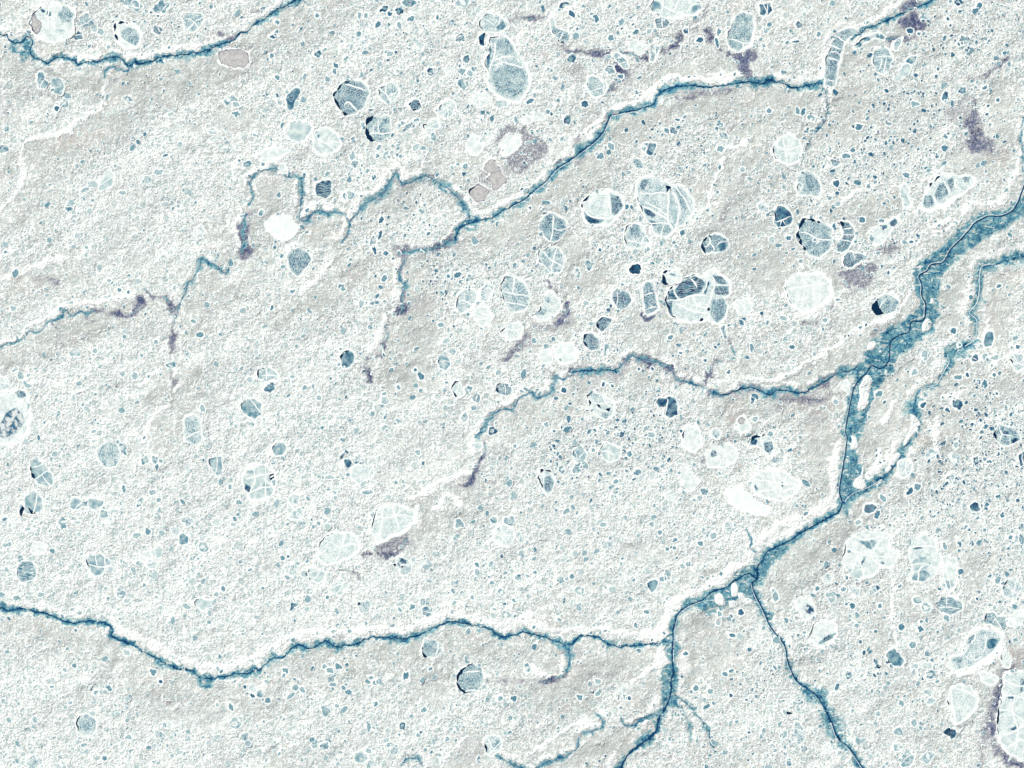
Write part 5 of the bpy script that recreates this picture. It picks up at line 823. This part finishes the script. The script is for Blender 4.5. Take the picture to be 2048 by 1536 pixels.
sized = sorted([i for i in ITEMS if i['kind'] == 'pond'], key=lambda i: -abs(area2(i['P'])))
n_lakes = sum(i['kind'] == 'lake' for i in ITEMS)
for i in sized[298 - n_lakes:]: i['kind'] = 'minor'
# region fields
def coarse(G):
    G = np.array(G, float); h, w = G.shape
    u = np.clip(GX / (W / w) - .5, 0, w - 1.001); v = np.clip(GY / (H / h) - .5, 0, h - 1.001)
    i = u.astype(int); j = v.astype(int); fu = u - i; fv = v - j; fu = fu * fu * (3 - 2 * fu); fv = fv * fv * (3 - 2 * fv)
    return (G[j, i] * (1 - fu) + G[j, i + 1] * fu) * (1 - fv) + (G[j + 1, i] * (1 - fu) + G[j + 1, i + 1] * fu) * fv
WH = np.clip(coarse(WHITE_G) + fbm((GX, GY), 90, 5, 4, .6) * .22, 0, 1)
PD = np.clip(coarse(POND_G), 0, 2)
for x, y, rx, ry, s_ in CLUSTERS: PD += s_ * np.exp(-(((GX - x) / rx) ** 2 + ((GY - y) / ry) ** 2) * 1.2)
SM = np.clip(fbm((GX, GY), 130, 8, 4, .6) * .9 + .05, 0, .45)
bx = GX + WXn * 4; by = GY + WYn * 4
for x, y, rx, ry, rot in SMOOTHS:
    a = math.radians(rot); u = (bx - x) * math.cos(a) + (by - y) * math.sin(a); v = -(bx - x) * math.sin(a) + (by - y) * math.cos(a)
    SM = np.maximum(SM, np.clip(1.0 * (1.35 - np.hypot(u / rx, v / ry)), 0, .72))
SM = np.maximum(SM, SHADE_SIDE * .62); WH = WH * (1 - .42 * SHADE_SIDE)  # painted slope shade: greyer, smoother ground with less snow
WM = np.zeros(GX.shape)
for x, y, rx, ry, s_ in WARMS: WM = np.maximum(WM, s_ * np.exp(-(((bx - x) / rx) ** 2 + ((by - y) / ry) ** 2)))

for it in ITEMS:
    it['z'] = float(np.median(bil(Z0, it['P'][:, 0], it['P'][:, 1])))
Z = Z0 + .6
Z = np.where(LAKE > 0, Z0 - 2.2, Z)

def grid_objects():
    # graded margin so the sheet runs far beyond the picture
    ex = np.array([160, 400, 900, 2000, 5000, 12000.])
    nx, ny = len(xs), len(ys)
    AX = np.concatenate([xs[0] - ex[::-1], xs, xs[-1] + ex]); AY = np.concatenate([ys[0] - ex[::-1], ys, ys[-1] + ex])
    k = len(ex); pad = lambda A: np.pad(A, k, mode='edge')
    X, Y = np.meshgrid(AX, AY)
    rim = np.zeros(X.shape, bool); rim[:k] = rim[-k:] = True; rim[:, :k] = rim[:, -k:] = True
    z = pad(Z); z[rim] = 0
    te, pu, dr = pad(TE), pad(PU), pad(DR)
    for A in (te, pu, dr): A[rim] = 0
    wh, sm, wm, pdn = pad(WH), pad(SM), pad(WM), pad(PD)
    riv = pad(RIV)
    co = np.stack([wx(X), wy(Y), z], -1).reshape(-1, 3).astype(np.float32)
    c1 = np.stack([te, pu, dr, np.ones_like(te)], -1).reshape(-1, 4).astype(np.float32)
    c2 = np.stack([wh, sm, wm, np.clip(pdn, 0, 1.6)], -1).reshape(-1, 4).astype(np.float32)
    R_, Cc = X.shape
    idx = np.arange(R_ * Cc).reshape(R_, Cc)
    q = np.stack([idx[1:, :-1], idx[1:, 1:], idx[:-1, 1:], idx[:-1, :-1]], -1).reshape(-1, 4)
    tf = te.reshape(-1)[q].mean(1); pf = pu.reshape(-1)[q].mean(1)
    cls = np.where(tf > .2, 1, np.where(pf > .34, 2, 0))
    for c, nm in ((0, 'ground'), (1, 'river'), (2, 'tundra_scrub')):
        f = q[cls == c]
        use, inv = np.unique(f, return_inverse=True); inv = inv.reshape(-1, 4)
        me = bpy.data.meshes.new(nm)
        me.vertices.add(len(use)); me.vertices.foreach_set('co', co[use].ravel())
        me.loops.add(inv.size); me.loops.foreach_set('vertex_index', inv.ravel().astype(np.int32))
        me.polygons.add(len(inv)); me.polygons.foreach_set('loop_start', (np.arange(len(inv)) * 4).astype(np.int32))
        me.polygons.foreach_set('use_smooth', np.ones(len(inv), bool))
        me.update(calc_edges=True)
        a = me.attributes.new('cover', 'FLOAT_COLOR', 'POINT'); a.data.foreach_set('color', c1[use].ravel())
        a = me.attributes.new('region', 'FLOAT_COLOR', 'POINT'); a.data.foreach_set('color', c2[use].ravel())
        me.materials.append(MG); me.update()
        o = bpy.data.objects.new(nm, me); C.objects.link(o)
        o['kind'] = 'stuff' if c == 2 else 'structure'
        if c == 2: tag(o, 'dark violet shrub patches scattered along gullies and old lake shores', 'scrub')
        if c == 1: tag(o, 'network of frozen blue rivers winding across the snowy tundra')
        if c == 0: tag(o, 'snow covered grey tundra plain seen from high above')
grid_objects()

# river channels: thin frozen threads lying in their valleys
def chan_mat(nm, a, b):
    t = NT(nm); p = t.coord(); n = t.noise(p, .25, 3, .6)
    t.out(t.mix(t.step(n, .35, .65), lin(*a), lin(*b))); return t.m
MC = chan_mat('dark_channel_ice', (8, 44, 86), (24, 84, 122)); MCF = chan_mat('slate_channel_ice', (56, 92, 128), (110, 146, 168)); MCW = chan_mat('snowy_channel_ice', (176, 200, 206), (236, 242, 242))
for w, fnt, q in CORES:
    S = spline(q, False, 2.0); nn = fbm((S[:, 0], S[:, 1]), 11, 9, 3, .7)
    ww = np.maximum(.15, w * (1 + 1.3 * nn) - (.6 if fnt else 0))
    o = ribbon('river_channel', S, ww, bil(Z, S[:, 0], S[:, 1]) + 1.0, .4, MCF if fnt else MC, taper=False); o['kind'] = 'structure'
for w, col, off, pts in CHANNELS:
    S = spline(pts, False, 2.0); S = jag(S, .5, 77)
    T = np.gradient(S, axis=0); T /= np.hypot(T[:, 0], T[:, 1])[:, None] + 1e-9
    S = S + np.stack([-T[:, 1], T[:, 0]], 1) * off
    ww = w * (1 + .5 * fbm((S[:, 0], S[:, 1]), 18, 3, 3))
    o = ribbon('river_channel', S, ww, bil(Z, S[:, 0], S[:, 1]) + (2.2 if col == 'w' else 1.6), .4, MCW if col == 'w' else MC, taper=False)
    o['kind'] = 'structure'

# ------------------------------------------------------------------ labels
def direction(d):
    x, y = d
    a = math.degrees(math.atan2(y, x)) % 360
    return ['right of', 'lower right of', 'below', 'lower left of', 'left of', 'upper left of', 'above', 'upper right of'][int((a + 22.5) // 45) % 8]
def tone_word(t):
    return 'snow white' if t < .8 else 'pale' if t < 2.3 else 'grey blue' if t < 3.2 else 'teal' if t < 4.3 else 'deep teal' if t < 5.3 else 'navy'
lakes = [i for i in ITEMS if i['kind'] == 'lake']
used = {}
for it in ITEMS:
    if it['kind'] == 'lake': it['label'] = it['l']; used[it['l']] = 1; continue
    if it['kind'] != 'pond': continue
    inview = [k for k in lakes if 0 <= k['c'][0] <= W and 0 <= k['c'][1] <= H and len(k['l'].split()) <= 8]
    nb = min(inview, key=lambda k: np.hypot(*(k['c'] - it['c'])))
    it['nb'] = nb; it['nd'] = float(np.hypot(*(nb['c'] - it['c'])))
    rx, ry = it['r']; size = 'tiny' if max(rx, ry) < 5.5 else 'small' if max(rx, ry) < 11 else 'mid-sized'
    sh = 'round' if max(rx, ry) / min(rx, ry) < 1.35 else 'oval'
    it['key'] = (tone_word(it['t']), sh, direction(it['c'] - nb['c']), nb['l'])
    it['size'] = size
from collections import defaultdict
gr = defaultdict(list)
for it in ITEMS:
    if it['kind'] == 'pond': gr[it['key']].append(it)
for k, v in gr.items():
    v.sort(key=lambda i: i['nd'])
    names = {1: [''], 2: ['nearer ', 'farther ']}.get(len(v), ['nearest '] + ['second ', 'third ', 'fourth ', 'fifth '][:max(0, len(v) - 2)] + ['farthest '])
    for i, it in enumerate(v):
        it['label'] = (names[i] + '%s %s pond %s %s' % k) if len(v) > 1 else ('%s %s %s pond %s %s' % ((it['size'],) + k))

# ------------------------------------------------------------------ build lakes and ponds
def build(it, n):
    P = it['P']; i = it['idx']; lake = it['kind'] == 'lake'
    rnd = random.Random(n * 31 + 5)
    c = it['c']
    root = bpy.data.objects.new('frozen_pond', None); C.objects.link(root)
    Z1 = it['z']
    root.location = (wx(c[0]), wy(c[1]), Z1)
    tag(root, it['label'], 'frozen lake' if lake else 'frozen pond', 'frozen lakes and ponds dotted over the plain')
    kids = []
    z = Z1 + .30 + (n % 9) * .012
    tone = it['t'] + (.45 if 2.4 < it['t'] < 5 else 0); tex = it.get('x', 's')
    size = math.sqrt(abs(area2(P)) / 2)
    ice = plate('ice_sheet' if tex != 'b' else 'lake_bed', P, z, MB if tex == 'b' and tone < 5 else ice_mat(tone, tex), soft=min(12, max(3, size / 5)))
    kids.append(ice)
    for k, pt in enumerate(it.get('pat', [])):
        shp, tt, tx = pt; tt = tt + (.45 if 2.9 < tt < 5.2 else 0)
        Q = spline(shp, True, 2.2, .9) if isinstance(shp, list) else ell(*shp, seed=n * 7 + k)
        Q = jag(Q, .9, n + k)
        if tx == 'b' and tt < 5: o = plate('gravel_patch', Q, z + .35 + .04 * k, MB, thick=.3)
        elif tt >= 6.4: o = plate('clear_ice', Q, z + .35 + .04 * k, MN, thick=.3)
        else: o = plate('ice_floe', Q, z + .35 + .04 * k, ice_mat(tt, tx), soft=5, thick=.3)
        kids.append(o)
    # ridges of snow over cracks
    cr = it.get('cr', 0)
    lines = []
    if isinstance(cr, int):
        m = len(P)
        for _ in range(cr):
            a = rnd.randrange(m); b = (a + int(m * rnd.uniform(.3, .7))) % m
            p, q = P[a], P[b]
            if cr > 2 and _ > 0 and rnd.random() < .6:   # branch off the first crack
                base = lines[0]; q = np.array(base[1])
            mid = (p + q) / 2 + np.array([rnd.uniform(-1, 1), rnd.uniform(-1, 1)]) * size * .12
            lines.append([tuple(p), tuple(mid), tuple(q)])
    else: lines = cr
    for k, L in enumerate(lines):
        S = jag(spline(L, False, 2.0), .9, n * 3 + k)
        w = (1.5 + min(1.5, size / 45)) * rnd.uniform(.8, 1.25) * (1 + .45 * fbm((S[:, 0], S[:, 1]), 8, k + n, 2))
        o = ribbon('snow_ridge', S, w, z + .55 + .05 * (k % 6), .8, MS)
        if o: kids.append(o)
    # outline-following parts
    ang = np.degrees(np.arctan2(P[:, 1] - c[1], P[:, 0] - c[0])) % 360
    out = P - c; out = out / (np.hypot(out[:, 0], out[:, 1])[:, None] + 1e-9)
    T = np.roll(P, -1, 0) - np.roll(P, 1, 0); T /= np.hypot(T[:, 0], T[:, 1])[:, None] + 1e-9
    N = np.stack([T[:, 1], -T[:, 0]], 1)
    if area2(P) < 0: N = -N
    rw = it.get('rim', 3.0)
    wv = rw * (.72 + 1.7 * fbm((P[:, 0], P[:, 1]), 16, n, 3, .7))
    if 'thick' in it:
        a0, tw = it['thick']
        dd = np.abs((ang - a0 + 180) % 360 - 180)
        wv = wv + tw * np.clip(1.25 - dd / 55, 0, 1) * (.8 + .5 * fbm((P[:, 0], P[:, 1]), 10, n + 4, 3))
    wv = np.maximum(wv, .35)
    kids.append(ribbon('snow_rim', P + N * (wv[:, None] * .30), wv, Z1 - .2, 4.5, MS, closed=True))
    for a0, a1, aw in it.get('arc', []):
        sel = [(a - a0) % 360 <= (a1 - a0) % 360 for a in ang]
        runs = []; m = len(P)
        st = next((j for j in range(m) if sel[j] and not sel[j - 1]), 0)
        cur = []
        for j in range(m):
            q = (st + j) % m
            if sel[q]: cur.append(q)
            elif cur: runs.append(cur); cur = []
        if cur: runs.append(cur)
        for run in runs:
            pos = 0
            while pos < len(run) - 1:
                ln = rnd.choice([5, 7, 9, 12, 16]); seg = run[pos:pos + ln]; pos += ln + (0 if rnd.random() < .4 else 1) - 0
                if len(seg) < 2: continue
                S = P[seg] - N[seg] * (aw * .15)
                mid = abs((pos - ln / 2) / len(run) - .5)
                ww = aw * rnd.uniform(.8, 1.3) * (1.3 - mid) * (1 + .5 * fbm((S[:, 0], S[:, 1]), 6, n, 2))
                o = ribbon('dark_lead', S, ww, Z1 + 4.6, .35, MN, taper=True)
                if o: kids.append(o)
    M = root.location
    for k in kids:
        k.parent = root
        k.matrix_parent_inverse.translation = (-M[0], -M[1], -M[2])
    return root
for n, it in enumerate(ITEMS):
    if it['kind'] != 'minor': build(it, n)

# ------------------------------------------------------------------ countless tiny thaw ponds
def tiny():
    rng = np.random.RandomState(4); N = 9000
    cand = np.stack([rng.uniform(-70, W + 70, N * 6), rng.uniform(-70, H + 70, N * 6)], 1)
    ii = ((cand[:, 0] + 80) / ST).astype(int); jj = ((cand[:, 1] + 80) / ST).astype(int)
    ok = (LAKE[jj, ii] == 0) & (TE[jj, ii] < .1) & (PU[jj, ii] < .5)
    pr = (PD[jj, ii] + .15) * (1 - .85 * SM[jj, ii]) / 2.0
    ok &= rng.rand(len(cand)) < pr
    cand = cand[ok][:N]; ii = ii[ok][:N]; jj = jj[ok][:N]
    groups = {2.5: ([], []), 3: ([], []), 3.5: ([], []), 4: ([], []), 4.5: ([], []), 5: ([], [])}
    rv, rf = [], []
    for (x, y), i, j in zip(cand, ii, jj):
        dn = PD[j, i]; wh = WH[j, i]
        r = min(7.5, 1.4 + rng.exponential(1.0 + .9 * max(0, wh - .4))); el = rng.uniform(1, 2.0); a = math.radians(rng.choice([-55, -35, 60]) + rng.normal() * 25)
        tn = rng.normal(4.5 if dn > .95 else 3.6, .6) - (wh - .4) * 2.2
        key = min(groups, key=lambda k: abs(k - tn))
        v, f = groups[key]
        n = 8; z = max(Z[max(0, j - 1):j + 2, max(0, i - 1):i + 2].max(), -99) + .5 + rng.rand() * .9
        b = len(v); rb = len(rv); rad = [r * rng.uniform(.65, 1.2) for _ in range(n)]
        rimw = rng.uniform(1.2, 3.0); s0 = rng.uniform(0, 6.28)
        for k in range(n):
            t = 2 * math.pi * k / n; px = rad[k] * el ** .5 * math.cos(t); py = rad[k] / el ** .5 * math.sin(t)
            X = x + px * math.cos(a) - py * math.sin(a); Y = y + px * math.sin(a) + py * math.cos(a)
            v.append((wx(X), wy(Y), z))
            e = 1 + rimw * (.6 + .5 * math.cos(t - s0)) / max(r, 1)
            X2 = x + (X - x) * e; Y2 = y + (Y - y) * e
            rv.append((wx(X), wy(Y), z + .25)); rv.append((wx(X2), wy(Y2), z - .9 - .5 * rng.rand()))
        f.append(tuple(range(b + n - 1, b - 1, -1)))
        for k in range(n):
            q = rb + 2 * k; p = rb + 2 * ((k + 1) % n); rf.append((q, p, p + 1, q + 1))
    for m, it in enumerate([i for i in ITEMS if i['kind'] == 'minor']):
        P = it['P'] if area2(it['P']) > 0 else it['P'][::-1]
        v, f = groups[min(groups, key=lambda k: abs(k - it['t']))]; b = len(v); n = len(P); c = P.mean(0); Z1 = it['z']; z = Z1 + .4 + (m % 7) * .01; rb = len(rv)
        f.append(tuple(range(b, b + n)))
        nz = fbm((P[:, 0], P[:, 1]), 8, m, 2)
        for k in range(n):
            v.append((wx(P[k, 0]), wy(P[k, 1]), z)); d = P[k] - c; d = d / (np.hypot(*d) + 1e-6)
            o = P[k] - d * .3; q = P[k] + d * .9; e = P[k] + d * (2.2 + 1.4 * nz[k])
            rv += [(wx(o[0]), wy(o[1]), Z1 + .5), (wx(q[0]), wy(q[1]), Z1 + 3.0), (wx(e[0]), wy(e[1]), Z1)]
        for k in range(n):
            q = rb + 3 * k; p = rb + 3 * ((k + 1) % n); rf += [(q + 1, p + 1, p, q), (q + 2, p + 2, p + 1, q + 1)]
    verts, faces, mi = [], [], []
    mats = []
    for key, (v, f) in groups.items():
        b = len(verts); verts += v; faces += [tuple(a + b for a in q) for q in f]; mi += [len(mats)] * len(f)
        t = NT('tiny_pond_ice_%02d' % int(key * 10)); p = t.coord(); nn = t.noise(p, .35, 2, .6)
        t.out(t.mix(t.step(nn, .3, .7), lin(*tone_rgb(key - .8)), lin(*tone_rgb(key + .4)))); mats.append(t.m)
    b = len(verts); verts += rv; faces += [tuple(a + b for a in q) for q in rf]; mi += [len(mats)] * len(rf); mats.append(MS)
    me = bpy.data.meshes.new('thaw_ponds'); me.from_pydata(verts, [], faces)
    for m in mats: me.materials.append(m)
    me.polygons.foreach_set('material_index', mi); me.update()
    o = bpy.data.objects.new('thaw_ponds', me); C.objects.link(o)
    tag(o, 'thousands of tiny teal thaw ponds speckling the tundra', 'ponds', kind='stuff')
tiny()
